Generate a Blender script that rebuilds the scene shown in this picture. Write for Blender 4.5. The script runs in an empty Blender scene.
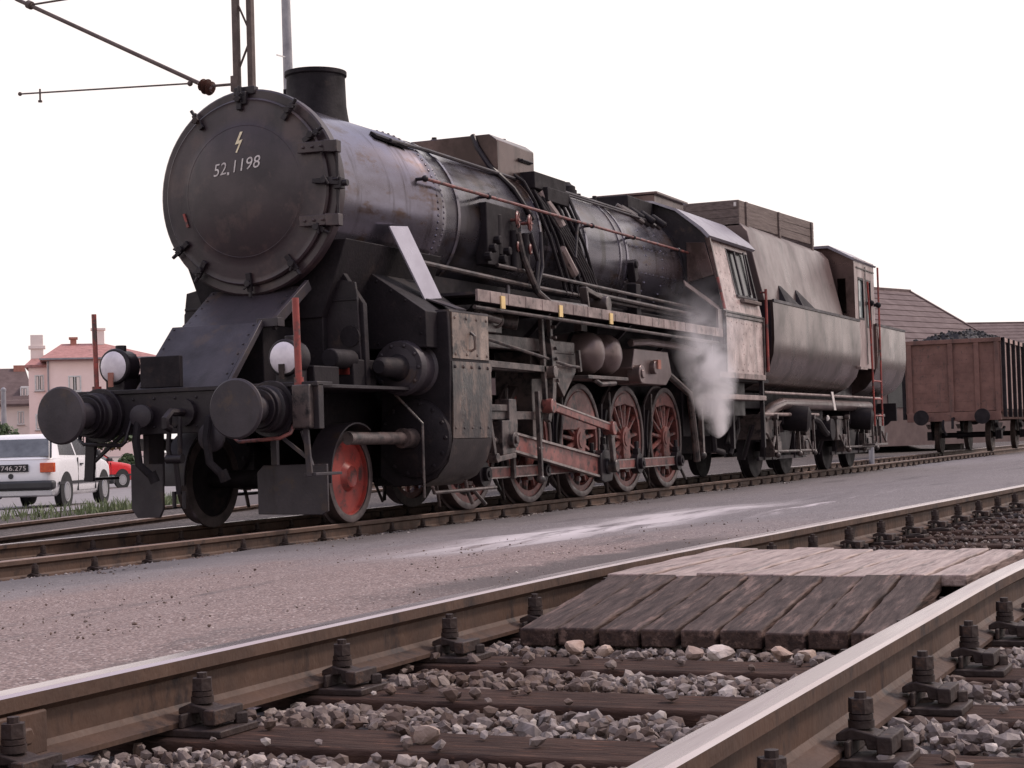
import bpy, bmesh, math, random
import numpy as np
from mathutils import Vector, Matrix
random.seed(7); rng = np.random.default_rng(7)
SC = bpy.context.scene; COL = SC.collection
R_ = math.radians; PI = math.pi

# ------------------------------------------------------------------ camera, sky, sun, exposure
CAMP = Vector((-14.4071, -8.6818, 0.7071)); YAW, PITCH, ROLL, FPX = 1.1633, 0.0324, -0.0292, 1768.2
fw = Vector((math.sin(YAW)*math.cos(PITCH), math.cos(YAW)*math.cos(PITCH), math.sin(PITCH)))
rt = Vector((math.cos(YAW), -math.sin(YAW), 0)); up = rt.cross(fw)
c_, s_ = math.cos(ROLL), math.sin(ROLL)
rt, up = c_*rt + s_*up, -s_*rt + c_*up
cam = bpy.data.cameras.new('camera'); camo = bpy.data.objects.new('camera', cam); COL.objects.link(camo)
m = Matrix.Identity(4)
for i in range(3):
    m[i][0], m[i][1], m[i][2], m[i][3] = rt[i], up[i], -fw[i], CAMP[i]
camo.matrix_world = m
cam.sensor_width = 36; cam.lens = FPX/1024*36; cam.clip_start = .05; cam.clip_end = 3000
SC.camera = camo
SC.render.resolution_x, SC.render.resolution_y = 1024, 768

SUN_EL, SUN_AZ = R_(48), R_(138)          # azimuth from +Y towards +X: light comes from the near side
w = bpy.data.worlds.new('World'); SC.world = w; w.use_nodes = True
nt = w.node_tree; bg = nt.nodes['Background']
sky = nt.nodes.new('ShaderNodeTexSky'); sky.sky_type = 'NISHITA'; sky.sun_disc = False
sky.sun_elevation = SUN_EL; sky.sun_rotation = SUN_AZ; sky.dust_density = 6; sky.air_density = 1.5
hs = nt.nodes.new('ShaderNodeHueSaturation'); hs.inputs['Saturation'].default_value = .8
nt.links.new(sky.outputs[0], hs.inputs['Color'])
mx = nt.nodes.new('ShaderNodeMix'); mx.data_type = 'RGBA'                      # bright milky veil, thinner overhead
gtc = nt.nodes.new('ShaderNodeTexCoord'); gsx = nt.nodes.new('ShaderNodeSeparateXYZ'); nt.links.new(gtc.outputs['Generated'], gsx.inputs[0])
gmr = nt.nodes.new('ShaderNodeMapRange'); gmr.interpolation_type = 'SMOOTHSTEP'
for i_, v_ in enumerate((.28, .85, .93, .7)): gmr.inputs[i_+1].default_value = v_
nt.links.new(gsx.outputs[2], gmr.inputs[0]); nt.links.new(gmr.outputs[0], mx.inputs[0])
nt.links.new(hs.outputs[0], mx.inputs[6]); 
gcl = nt.nodes.new('ShaderNodeMix'); gcl.data_type = 'RGBA'; gcl.inputs[6].default_value = (6.0, 5.9, 8.0, 1); gcl.inputs[7].default_value = (8.8, 8.0, 7.75, 1)
gm2 = nt.nodes.new('ShaderNodeMapRange'); gm2.interpolation_type = 'SMOOTHSTEP'
for i_, v_ in enumerate((.26, .75, 1, 0)): gm2.inputs[i_+1].default_value = v_
nt.links.new(gsx.outputs[2], gm2.inputs[0]); nt.links.new(gm2.outputs[0], gcl.inputs[0]); nt.links.new(gcl.outputs[2], mx.inputs[7])
nt.links.new(mx.outputs[2], bg.inputs['Color']); bg.inputs['Strength'].default_value = .14
sl = bpy.data.lights.new('sun', 'SUN'); sl.energy = 2.2; sl.angle = R_(9); sl.color = (1, .85, .76)
so = bpy.data.objects.new('sun', sl); COL.objects.link(so)
sd = Vector((math.sin(SUN_AZ)*math.cos(SUN_EL), math.cos(SUN_AZ)*math.cos(SUN_EL), math.sin(SUN_EL)))
so.rotation_euler = sd.to_track_quat('Z', 'Y').to_euler()
SC.view_settings.view_transform = 'Standard'; SC.view_settings.look = 'None'
SC.cycles.volume_bounces = 3
SC.view_settings.exposure = 0.0; SC.view_settings.gamma = 1

# ------------------------------------------------------------------ materials
def M(name, c1, c2=None, rough=.6, metal=0, scale=5, bump=0, spec=.5, stretch=(1, 1, 1), c3=None, t3=.62, s3=9, bscale=40, rv=.12, contrast=.18, streak=None):
    mt = bpy.data.materials.new(name); mt.use_nodes = True; t = mt.node_tree; N = t.nodes; L = t.links
    b = N['Principled BSDF']
    tc = N.new('ShaderNodeTexCoord'); mp = N.new('ShaderNodeMapping'); mp.inputs['Scale'].default_value = stretch
    L.new(tc.outputs['Object'], mp.inputs[0])
    n = N.new('ShaderNodeTexNoise'); n.inputs['Scale'].default_value = scale; n.inputs['Detail'].default_value = 7; n.inputs['Roughness'].default_value = .62
    L.new(mp.outputs[0], n.inputs['Vector'])
    cr = N.new('ShaderNodeValToRGB'); e = cr.color_ramp.elements
    c2 = c2 or tuple(x*.75 for x in c1)
    e[0].position = .5-contrast; e[1].position = .5+contrast; e[0].color = (*c1, 1); e[1].color = (*c2, 1)
    L.new(n.outputs['Fac'], cr.inputs[0]); col = cr.outputs[0]
    if c3:
        n3 = N.new('ShaderNodeTexNoise'); n3.inputs['Scale'].default_value = s3; n3.inputs['Detail'].default_value = 9; n3.inputs['Roughness'].default_value = .7
        L.new(mp.outputs[0], n3.inputs['Vector'])
        mr = N.new('ShaderNodeMapRange'); mr.inputs[1].default_value = t3-.05; mr.inputs[2].default_value = t3+.05; L.new(n3.outputs['Fac'], mr.inputs[0])
        mix = N.new('ShaderNodeMix'); mix.data_type = 'RGBA'; L.new(mr.outputs[0], mix.inputs[0]); L.new(col, mix.inputs[6]); mix.inputs[7].default_value = (*c3, 1); col = mix.outputs[2]
    if streak:                                                     # runs of soot and rain dirt: (stretch, colour, threshold)
        ms = N.new('ShaderNodeMapping'); ms.inputs['Scale'].default_value = streak[0]; L.new(tc.outputs['Object'], ms.inputs[0])
        ns = N.new('ShaderNodeTexNoise'); ns.inputs['Scale'].default_value = 1; ns.inputs['Detail'].default_value = 8; ns.inputs['Roughness'].default_value = .65; L.new(ms.outputs[0], ns.inputs['Vector'])
        mq = N.new('ShaderNodeMapRange'); mq.inputs[1].default_value = streak[2]; mq.inputs[2].default_value = streak[2]+.14; mq.inputs[4].default_value = .85; L.new(ns.outputs['Fac'], mq.inputs[0])
        mz = N.new('ShaderNodeMix'); mz.data_type = 'RGBA'; L.new(mq.outputs[0], mz.inputs[0]); L.new(col, mz.inputs[6]); mz.inputs[7].default_value = (*streak[1], 1); col = mz.outputs[2]
    L.new(col, b.inputs['Base Color'])
    rr = N.new('ShaderNodeMapRange'); rr.inputs[1].default_value = .3; rr.inputs[2].default_value = .7
    rr.inputs[3].default_value = max(.05, rough-rv); rr.inputs[4].default_value = min(1, rough+rv); L.new(n.outputs['Fac'], rr.inputs[0]); L.new(rr.outputs[0], b.inputs['Roughness'])
    b.inputs['Metallic'].default_value = metal; b.inputs['Specular IOR Level'].default_value = spec
    if bump:
        nb = N.new('ShaderNodeTexNoise'); nb.inputs['Scale'].default_value = bscale; nb.inputs['Detail'].default_value = 6; L.new(mp.outputs[0], nb.inputs['Vector'])
        bp = N.new('ShaderNodeBump'); bp.inputs['Strength'].default_value = bump; bp.inputs['Distance'].default_value = .02
        L.new(nb.outputs['Fac'], bp.inputs['Height']); L.new(bp.outputs[0], b.inputs['Normal'])
    return mt

MT = {}
MT['boiler'] = M('boiler_paint', (.21, .20, .255), (.10, .083, .093), rough=.25, metal=.88, scale=1.3, stretch=(.6, 1, 1.6), c3=(.11, .074, .064), t3=.58, s3=2.4, bump=.018, bscale=4, rv=.1, streak=((5, .8, .8), (.042, .030, .030), .52))
MT['door'] = M('door_paint', (.041, .0245, .030), (.018, .011, .014), rough=.4, scale=1.8, c3=(.056, .034, .034), t3=.57, s3=2.6, bump=.06, bscale=22, streak=((1, 3, .5), (.012, .0085, .010), .55))
MT['black'] = M('black_paint', (.019, .0135, .018), (.010, .007, .0095), rough=.45, spec=.32, scale=4, bump=.1, c3=(.04, .026, .023), t3=.63, s3=5)
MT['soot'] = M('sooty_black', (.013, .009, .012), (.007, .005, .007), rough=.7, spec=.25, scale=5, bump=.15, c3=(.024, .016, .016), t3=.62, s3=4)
MT['grey'] = M('grey_black_plate', (.044, .035, .043), (.022, .0175, .022), rough=.5, spec=.4, scale=2.4, bump=.08, c3=(.055, .037, .031), t3=.60, s3=4, streak=((4, 4, .8), (.016, .012, .014), .55))
MT['dusty'] = M('dusty_steel', (.10, .073, .068), (.035, .026, .026), rough=.42, scale=5, bump=.15, c3=(.015, .012, .013), t3=.54, s3=7)
MT['worn'] = M('worn_cylinder_plate', (.135, .09, .072), (.034, .024, .023), rough=.34, scale=2.8, stretch=(1.5, 1.5, .8), bump=.15, c3=(.014, .011, .013), t3=.50, s3=3, bscale=25, contrast=.13, streak=((7, 7, .7), (.018, .0135, .0145), .49))
MT['cab'] = M('worn_cab_paint', (.46, .345, .325), (.22, .16, .15), rough=.34, scale=4, bump=.06, c3=(.07, .045, .042), t3=.61, s3=11, streak=((4, 4, .8), (.12, .085, .08), .53))
MT['edge'] = M('footplate_edge', (.30, .225, .21), (.11, .08, .077), rough=.5, scale=4, bump=.15, c3=(.035, .027, .026), t3=.60, s3=7)
MT['red'] = M('red_paint', (.33, .045, .034), (.17, .028, .025), rough=.42, scale=5, c3=(.05, .026, .025), t3=.57, s3=6)
MT['dred'] = M('dusty_red_paint', (.23, .072, .062), (.085, .032, .03), rough=.42, scale=5, c3=(.022, .016, .017), t3=.565, s3=8)
MT['tyre'] = M('wheel_tyre', (.10, .075, .074), (.045, .034, .035), rough=.42, scale=8, metal=.4)
MT['bright'] = M('bright_steel', (.42, .37, .36), (.2, .165, .16), rough=.34, metal=.85, scale=6)
MT['tender'] = M('tender_paint', (.145, .098, .092), (.075, .050, .048), rough=.28, metal=.75, scale=1.1, stretch=(1, 1, .8), c3=(.055, .036, .032), t3=.58, s3=2.2, bump=.03, bscale=6, rv=.08, streak=((3.5, .6, .6), (.035, .024, .022), .52))
MT['tank'] = M('tank_paint', (.17, .122, .118), (.10, .072, .07), rough=.34, metal=.45, scale=1.2, stretch=(1, 1, .8), c3=(.075, .052, .048), t3=.6, s3=2.5, bump=.03, bscale=6, streak=((3, .5, .5), (.05, .036, .034), .54))
MT['plank'] = M('weathered_board', (.17, .125, .112), (.085, .062, .056), rough=.75, scale=3, stretch=(.6, 3, 12), bump=.4, streak=((.8, 20, 20), (.05, .036, .033), .58))
MT['lens'] = M('lamp_glass', (.78, .72, .76), (.6, .55, .6), rough=.12, scale=12)
MT['white'] = M('white_lettering', (.68, .64, .61), (.42, .37, .36), rough=.75, scale=25, c3=(.10, .075, .075), t3=.62, s3=45)
MT['cream'] = M('cream_lettering', (.8, .72, .5), (.6, .5, .33), rough=.7, scale=20)
MT['yellow'] = M('yellow_tag', (.75, .55, .22), (.6, .42, .2), rough=.5)
MT['rust'] = M('rail_rust', (.098, .057, .040), (.056, .034, .026), rough=.6, spec=.3, scale=5, bump=.2, c3=(.028, .019, .018), t3=.60, s3=6, stretch=(1, 1, .6), streak=((9, 3, 1.2), (.028, .019, .018), .60))
MT['railtop'] = M('rail_top', (.56, .49, .50), (.38, .31, .31), rough=.27, metal=.9, scale=2, stretch=(.6, 12, 1), rv=.08, streak=((1.2, 25, 1), (.2, .15, .14), .60))
MT['railtop_dull'] = M('rail_top_dull', (.23, .16, .135), (.15, .10, .085), rough=.5, metal=.2, scale=6)
MT['iron'] = M('fastening_iron', (.048, .031, .027), (.022, .015, .0145), rough=.65, spec=.3, scale=14, bump=.3, c3=(.09, .05, .035), t3=.62, s3=18)
MT['sleeper'] = M('creosoted_sleeper', (.062, .034, .025), (.022, .013, .012), rough=.9, spec=.15, scale=5, stretch=(6, 1, 3), bump=.5, bscale=18, c3=(.12, .06, .042), t3=.62, streak=((40, 2, 30), (.012, .008, .008), .58))
MT['ramp'] = M('dark_timber', (.070, .042, .034), (.024, .015, .014), rough=.68, spec=.2, scale=5, stretch=(.8, 9, 9), bump=.3, bscale=9, c3=(.14, .09, .075), t3=.58, s3=3, streak=((2.2, 30, 30), (.012, .008, .008), .58))
MT['deck'] = M('worn_glare_timber', (.37, .27, .24), (.18, .125, .112), rough=.48, scale=4, stretch=(.8, 9, 9), bump=.3, bscale=9, c3=(.09, .058, .05), t3=.58, s3=3.5, streak=((2.2, 30, 30), (.07, .045, .04), .58))  # deck tone: worn wood, lightened further to paint in sky glare
MT['wagon'] = M('wagon_brown', (.175, .085, .068), (.115, .058, .048), rough=.75, scale=3, bump=.1, c3=(.06, .038, .034), t3=.62, streak=((5, 5, .8), (.07, .042, .037), .56))
MT['wagonpanel'] = M('wagon_side_panel', (.42, .3, .27), (.3, .2, .18), rough=.7, scale=4)
MT['coal'] = M('coal', (.016, .014, .016), (.008, .007, .009), rough=.75, scale=20)
MT['glass'] = M('dark_glass', (.022, .021, .024), (.014, .014, .016), rough=.12, scale=1, spec=.35)
MT['carwhite'] = M('car_white', (.78, .77, .79), (.74, .73, .75), rough=.25, scale=1)
MT['carred'] = M('car_red', (.6, .03, .04), (.55, .03, .035), rough=.25, scale=1)
MT['carblack'] = M('black_plastic', (.03, .03, .034), (.022, .022, .025), rough=.5)
MT['rubber'] = M('tyre_rubber', (.02, .02, .022), (.014, .014, .015), rough=.8)
MT['alu'] = M('wheel_silver', (.5, .5, .52), (.4, .4, .42), rough=.35, metal=.5)
MT['taillamp'] = M('tail_lamp', (.6, .11, .03), (.45, .05, .02), rough=.2, scale=14)
MT['pink'] = M('pink_render', (.92, .71, .67), (.85, .64, .60), rough=.9, scale=.8, bump=.05)
MT['palewall'] = M('pale_render', (.8, .7, .65), (.72, .62, .58), rough=.9, scale=.8)
MT['redroof'] = M('red_roof', (.44, .21, .19), (.3, .14, .125), rough=.8, scale=2.5, streak=((3, 3, .5), (.2, .1, .09), .55))
MT['brownroof'] = M('brown_roof', (.125, .084, .08), (.092, .062, .06), rough=.85, scale=2)
MT['frame'] = M('window_frame', (.75, .73, .72), rough=.5)
MT['brick'] = M('chimney_brick', (.4, .18, .14), (.3, .13, .1), rough=.9, scale=6)
MT['concrete'] = M('pale_concrete', (.45, .40, .39), (.34, .3, .29), rough=.9, scale=3, bump=.1)
MT['galv'] = M('grey_pole', (.3, .29, .31), (.2, .19, .21), rough=.5, scale=3, metal=.3)
MT['mast'] = M('brown_steel', (.11, .075, .065), (.07, .05, .045), rough=.7, scale=6)
MT['ins'] = M('insulator_brown', (.09, .04, .03), (.06, .03, .025), rough=.2)
MT['bark'] = M('bark', (.06, .045, .038), (.035, .027, .024), rough=.9, scale=8, bump=.4)
MT['leaf'] = M('leaf_green', (.075, .11, .045), (.04, .065, .028), rough=.6, scale=3)
MT['grass'] = M('weed_green', (.16, .19, .085), (.10, .13, .06), rough=.7, scale=3)

MT['plate'] = M('sky_sheen_sheet', (.42, .40, .46), (.32, .30, .35), rough=.32, scale=4, metal=.25)  # pale bluish tone paints the sky reflection onto the slanted strut plate
MT['worn_pale'] = M('worn_upper_plate', (.22, .155, .125), (.08, .056, .048), rough=.36, scale=3.5, bump=.12, c3=(.024, .018, .018), t3=.55, s3=6, streak=((9, 9, 1), (.035, .025, .023), .54))
MT['bottom_dark'] = M('dark_bottom_sheet', (.026, .019, .019), (.012, .009, .010), rough=.4, scale=3, c3=(.06, .042, .036), t3=.60, s3=4, bump=.1)
MT['roof'] = M('cab_roof_paint', (.30, .285, .33), (.2, .185, .215), rough=.38, metal=.5, scale=2.5, c3=(.12, .10, .11), t3=.64, s3=4)
MT['cabin'] = M('cabin_paint', (.30, .22, .21), (.2, .145, .14), rough=.4, scale=4, stretch=(1, 1, .5), c3=(.1, .07, .065), t3=.64)
MT['paneglass'] = M('cabin_glass', (.32, .36, .36), (.2, .23, .23), rough=.1, scale=3)

# ------------------------------------------------------------------ mesh helpers
def basis(d):
    d = Vector(d).normalized(); a = Vector((0, 0, 1)) if abs(d.z) < .9 else Vector((1, 0, 0))
    u = a.cross(d).normalized(); return d, u, d.cross(u)

class B:
    def __init__(s): s.v = []; s.f = []; s.mi = []; s.cur = 0
    def add(s, vs, fs):
        o = len(s.v); s.v += [tuple(v) for v in vs]
        s.f += [[i+o for i in f] for f in fs]; s.mi += [s.cur]*len(fs); return s
    def slot(s, i): s.cur = i; return s
    def box(s, x0, x1, y0, y1, z0, z1):
        vs = [(x, y, z) for x in (x0, x1) for y in (y0, y1) for z in (z0, z1)]
        return s.add(vs, [(0, 1, 3, 2), (4, 6, 7, 5), (0, 4, 5, 1), (2, 3, 7, 6), (0, 2, 6, 4), (1, 5, 7, 3)])
    def bar(s, p0, p1, w, h, side=(0, 1, 0)):
        """box of section w (along side) x h running from p0 to p1"""
        p0, p1 = Vector(p0), Vector(p1); d = (p1-p0).normalized(); sd_ = Vector(side); sd_ = (sd_-d*sd_.dot(d)).normalized(); n = d.cross(sd_)
        vs = [p+sd_*a*w/2+n*b*h/2 for p in (p0, p1) for a, b in ((-1, -1), (1, -1), (1, 1), (-1, 1))]
        return s.add(vs, [(3, 2, 1, 0), (4, 5, 6, 7), (0, 1, 5, 4), (1, 2, 6, 5), (2, 3, 7, 6), (3, 0, 4, 7)])
    def lathe(s, prof, o, ax=(0, 1, 0), seg=24, caps=True):
        d, u, v = basis(ax); o = Vector(o); vs = []; fs = []
        for t, r in prof:
            for k in range(seg):
                a = 2*PI*k/seg; vs.append(o+d*t+(u*math.cos(a)+v*math.sin(a))*max(r, 1e-4))
        for i in range(len(prof)-1):
            for k in range(seg):
                k2 = (k+1) % seg; fs.append((i*seg+k, i*seg+k2, (i+1)*seg+k2, (i+1)*seg+k))
        if caps:
            fs.append(tuple(reversed(range(seg)))); n = (len(prof)-1)*seg; fs.append(tuple(n+k for k in range(seg)))
        return s.add(vs, fs)
    def ring(s, prof, o, ax=(0, 1, 0), seg=32):
        """closed profile (torus like)"""
        d, u, v = basis(ax); o = Vector(o); vs = []; fs = []; n = len(prof)
        for t, r in prof:
            for k in range(seg):
                a = 2*PI*k/seg; vs.append(o+d*t+(u*math.cos(a)+v*math.sin(a))*r)
        for i in range(n):
            j = (i+1) % n
            for k in range(seg):
                k2 = (k+1) % seg; fs.append((i*seg+k, i*seg+k2, j*seg+k2, j*seg+k))
        return s.add(vs, fs)
    def cyl(s, p0, p1, r0, r1=None, seg=14):
        p0, p1 = Vector(p0), Vector(p1); r1 = r0 if r1 is None else r1
        return s.lathe([(0, r0), ((p1-p0).length, r1)], p0, p1-p0, seg)
    def tube(s, pts, r, seg=8):
        pts = [Vector(p) for p in pts]; vs = []; fs = []
        d, u, v = basis(pts[1]-pts[0])
        for i, p in enumerate(pts):
            t = (pts[min(i+1, len(pts)-1)]-pts[max(i-1, 0)]).normalized()
            u = (u-t*u.dot(t)).normalized(); v = t.cross(u)
            for k in range(seg):
                a = 2*PI*k/seg; vs.append(p+(u*math.cos(a)+v*math.sin(a))*r)
        for i in range(len(pts)-1):
            for k in range(seg):
                k2 = (k+1) % seg; fs.append((i*seg+k, i*seg+k2, (i+1)*seg+k2, (i+1)*seg+k))
        fs.append(tuple(reversed(range(seg)))); n = (len(pts)-1)*seg; fs.append(tuple(n+k for k in range(seg)))
        return s.add(vs, fs)
    def prism(s, poly, plane, a0, a1):
        def P(p, a): return {'XZ': (p[0], a, p[1]), 'YZ': (a, p[0], p[1]), 'XY': (p[0], p[1], a)}[plane]
        n = len(poly); vs = [P(p, a0) for p in poly]+[P(p, a1) for p in poly]
        fs = [tuple(reversed(range(n))), tuple(range(n, 2*n))]+[(i, (i+1) % n, n+(i+1) % n, n+i) for i in range(n)]
        return s.add(vs, fs)
    def slab(s, quad, th, nrm=None):
        """planar polygon in space given a thickness along its normal (backwards)"""
        q = [Vector(p) for p in quad]; n = Vector(nrm) if nrm else (q[1]-q[0]).cross(q[2]-q[0]).normalized()
        k = len(q); vs = q+[p-n*th for p in q]
        return s.add(vs, [tuple(range(k)), tuple(reversed(range(k, 2*k)))]+[(i, k+i, k+(i+1) % k, (i+1) % k) for i in range(k)])
    def ball(s, o, r, sx=1, sy=1, sz=1, seg=12, rings=7):
        vs = []; fs = []; o = Vector(o)
        for i in range(rings+1):
            a = PI*i/rings
            for k in range(seg):
                b = 2*PI*k/seg; vs.append(o+Vector((r*sx*math.sin(a)*math.cos(b), r*sy*math.sin(a)*math.sin(b), r*sz*math.cos(a))))
        for i in range(rings):
            for k in range(seg):
                k2 = (k+1) % seg; fs.append((i*seg+k, (i+1)*seg+k, (i+1)*seg+k2, i*seg+k2))
        return s.add(vs, fs)
    def rivet(s, p, nrm, r=.016): return s.lathe([(0, r), (r*.55, r*.8), (r*.8, r*.2)], Vector(p)-Vector(nrm)*.002, nrm, 6)
    def fin(s, name, mat, parent=None, bevel=0, smooth=38, local=False):
        me = bpy.data.meshes.new(name)
        o3 = Vector((0, 0, 0))
        if parent is not None and not local:          # parts are written in world coordinates
            rr = parent
            while rr.parent: rr = rr.parent
            o3 = rr.location.copy()
        bm = bmesh.new(); bv = [bm.verts.new(Vector(v)-o3) for v in s.v]
        for f, mi in zip(s.f, s.mi):
            try: fc = bm.faces.new([bv[i] for i in f]); fc.material_index = mi
            except ValueError: pass
        bmesh.ops.remove_doubles(bm, verts=bm.verts, dist=1e-5)
        bmesh.ops.recalc_face_normals(bm, faces=bm.faces)
        if smooth:
            for f in bm.faces: f.smooth = True
            for e in bm.edges:
                if len(e.link_faces) == 2 and e.calc_face_angle(0) > R_(smooth): e.smooth = False
        bm.to_mesh(me); bm.free()
        for mm in (mat if isinstance(mat, (list, tuple)) else [mat]): me.materials.append(MT[mm] if isinstance(mm, str) else mm)
        o = bpy.data.objects.new(name, me); COL.objects.link(o)
        if parent is not None: o.parent = parent
        if bevel:
            b = o.modifiers.new('bevel', 'BEVEL'); b.width = bevel; b.segments = 2; b.limit_method = 'ANGLE'; b.angle_limit = R_(50)
        return o

def tag(o, label, cat, group=None, kind=None):
    o['label'] = label; o['category'] = cat
    if group: o['group'] = group
    if kind: o['kind'] = kind
    return o
def struct(o): o['kind'] = 'structure'; return o
def thing(name, loc, label, cat, group=None, rz=0):
    o = bpy.data.objects.new(name, None); COL.objects.link(o); o.location = loc; o.rotation_euler = (0, 0, rz); o.empty_display_size = .2
    return tag(o, label, cat, group)
KIDS = {}
def dup(o, parent=None, loc=None, rot=None):
    c = o.copy(); COL.objects.link(c)
    if parent is not None: c.parent = parent
    if loc is not None: c.location = loc
    if rot is not None: c.rotation_euler = rot
    for ch in list(o.children): dup(ch, c)
    return c
def text_bm(s, size, place, slant=0):
    """flat letters; place(x, y) -> world point. returns verts, faces"""
    cu = bpy.data.curves.new('lettering', 'FONT'); cu.body = s; cu.size = size; cu.shear = slant; cu.resolution_u = 3
    ob = bpy.data.objects.new('lettering', cu); COL.objects.link(ob)
    dg = bpy.context.evaluated_depsgraph_get(); me = bpy.data.meshes.new_from_object(ob.evaluated_get(dg))
    xs = [v.co.x for v in me.vertices]; w_ = max(xs)
    vs = [place(v.co.x, v.co.y, w_) for v in me.vertices]; fs = [tuple(p.vertices) for p in me.polygons]
    bpy.data.objects.remove(ob); bpy.data.curves.remove(cu); bpy.data.meshes.remove(me)
    return vs, fs
def text_width(s, size): 
    r = []; text_bm(s, size, lambda x, y, w_: (r.append(w_), (0, 0, 0))[1]); return r[0]

# ------------------------------------------------------------------ the setting: ground, path, tracks
ZF = .235                                     # rail top of the near track (loco track rail top = 0)
def sstep(a, b, x):
    t = np.clip((x-a)/(b-a), 0, 1); return t*t*(3-2*t)
def near_y(x):                                # centre line of the near track
    x = np.asarray(x, float); t = np.clip(x+9.0, 0, None)
    return -7.08 - .055*(np.sqrt(t*t+1.2)-np.sqrt(1.2)) - .0006*np.clip(x, 0, None)**2
def far_y(x): return 4.42+.24*(np.asarray(x, float)-2.1)   # centre line of the diverging far track
def ground_h(x, y):
    x = np.asarray(x, float); y = np.asarray(y, float)
    path = -.125+.225*sstep(.95, 5.6, -y)*.75+.06*sstep(3.5, 6., -y)
    z = np.where(y < -.95, path, -.15)
    nc = near_y(np.clip(x, -40, 14)); inside = (1-sstep(1.0, 1.08, np.abs(y-nc+.02)))
    z = z*(1-inside)+.028*inside
    z = np.where(y < nc-.85, .05, z)
    d = np.clip(y-6, 0, None)
    z = np.where((y > .95) & (y < 6), -.17, z)
    z = z-.022*np.minimum(d, 22)-.013*np.clip(np.minimum(d, 75)-22, 0, None)*np.where(x < 45, 1, .0)
    z = z+np.where(y > 6, .25*sstep(20, 60, x), 0)
    return z
def grid(xs, ys, hf):
    X, Y = np.meshgrid(xs, ys, indexing='ij'); Z = hf(X, Y); nx, ny = X.shape
    v = np.stack([X, Y, Z], -1).reshape(-1, 3)
    i = np.arange(nx*ny).reshape(nx, ny)
    f = np.stack([i[:-1, :-1], i[1:, :-1], i[1:, 1:], i[:-1, 1:]], -1).reshape(-1, 4)
    return v, f
def mesh_np(name, v, f, mat, smooth=True):
    me = bpy.data.meshes.new(name); me.from_pydata(v.tolist(), [], f.tolist()); me.update()
    if smooth: me.polygons.foreach_set('use_smooth', [True]*len(me.polygons))
    me.materials.append(mat); o = bpy.data.objects.new(name, me); COL.objects.link(o); return o

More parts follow.
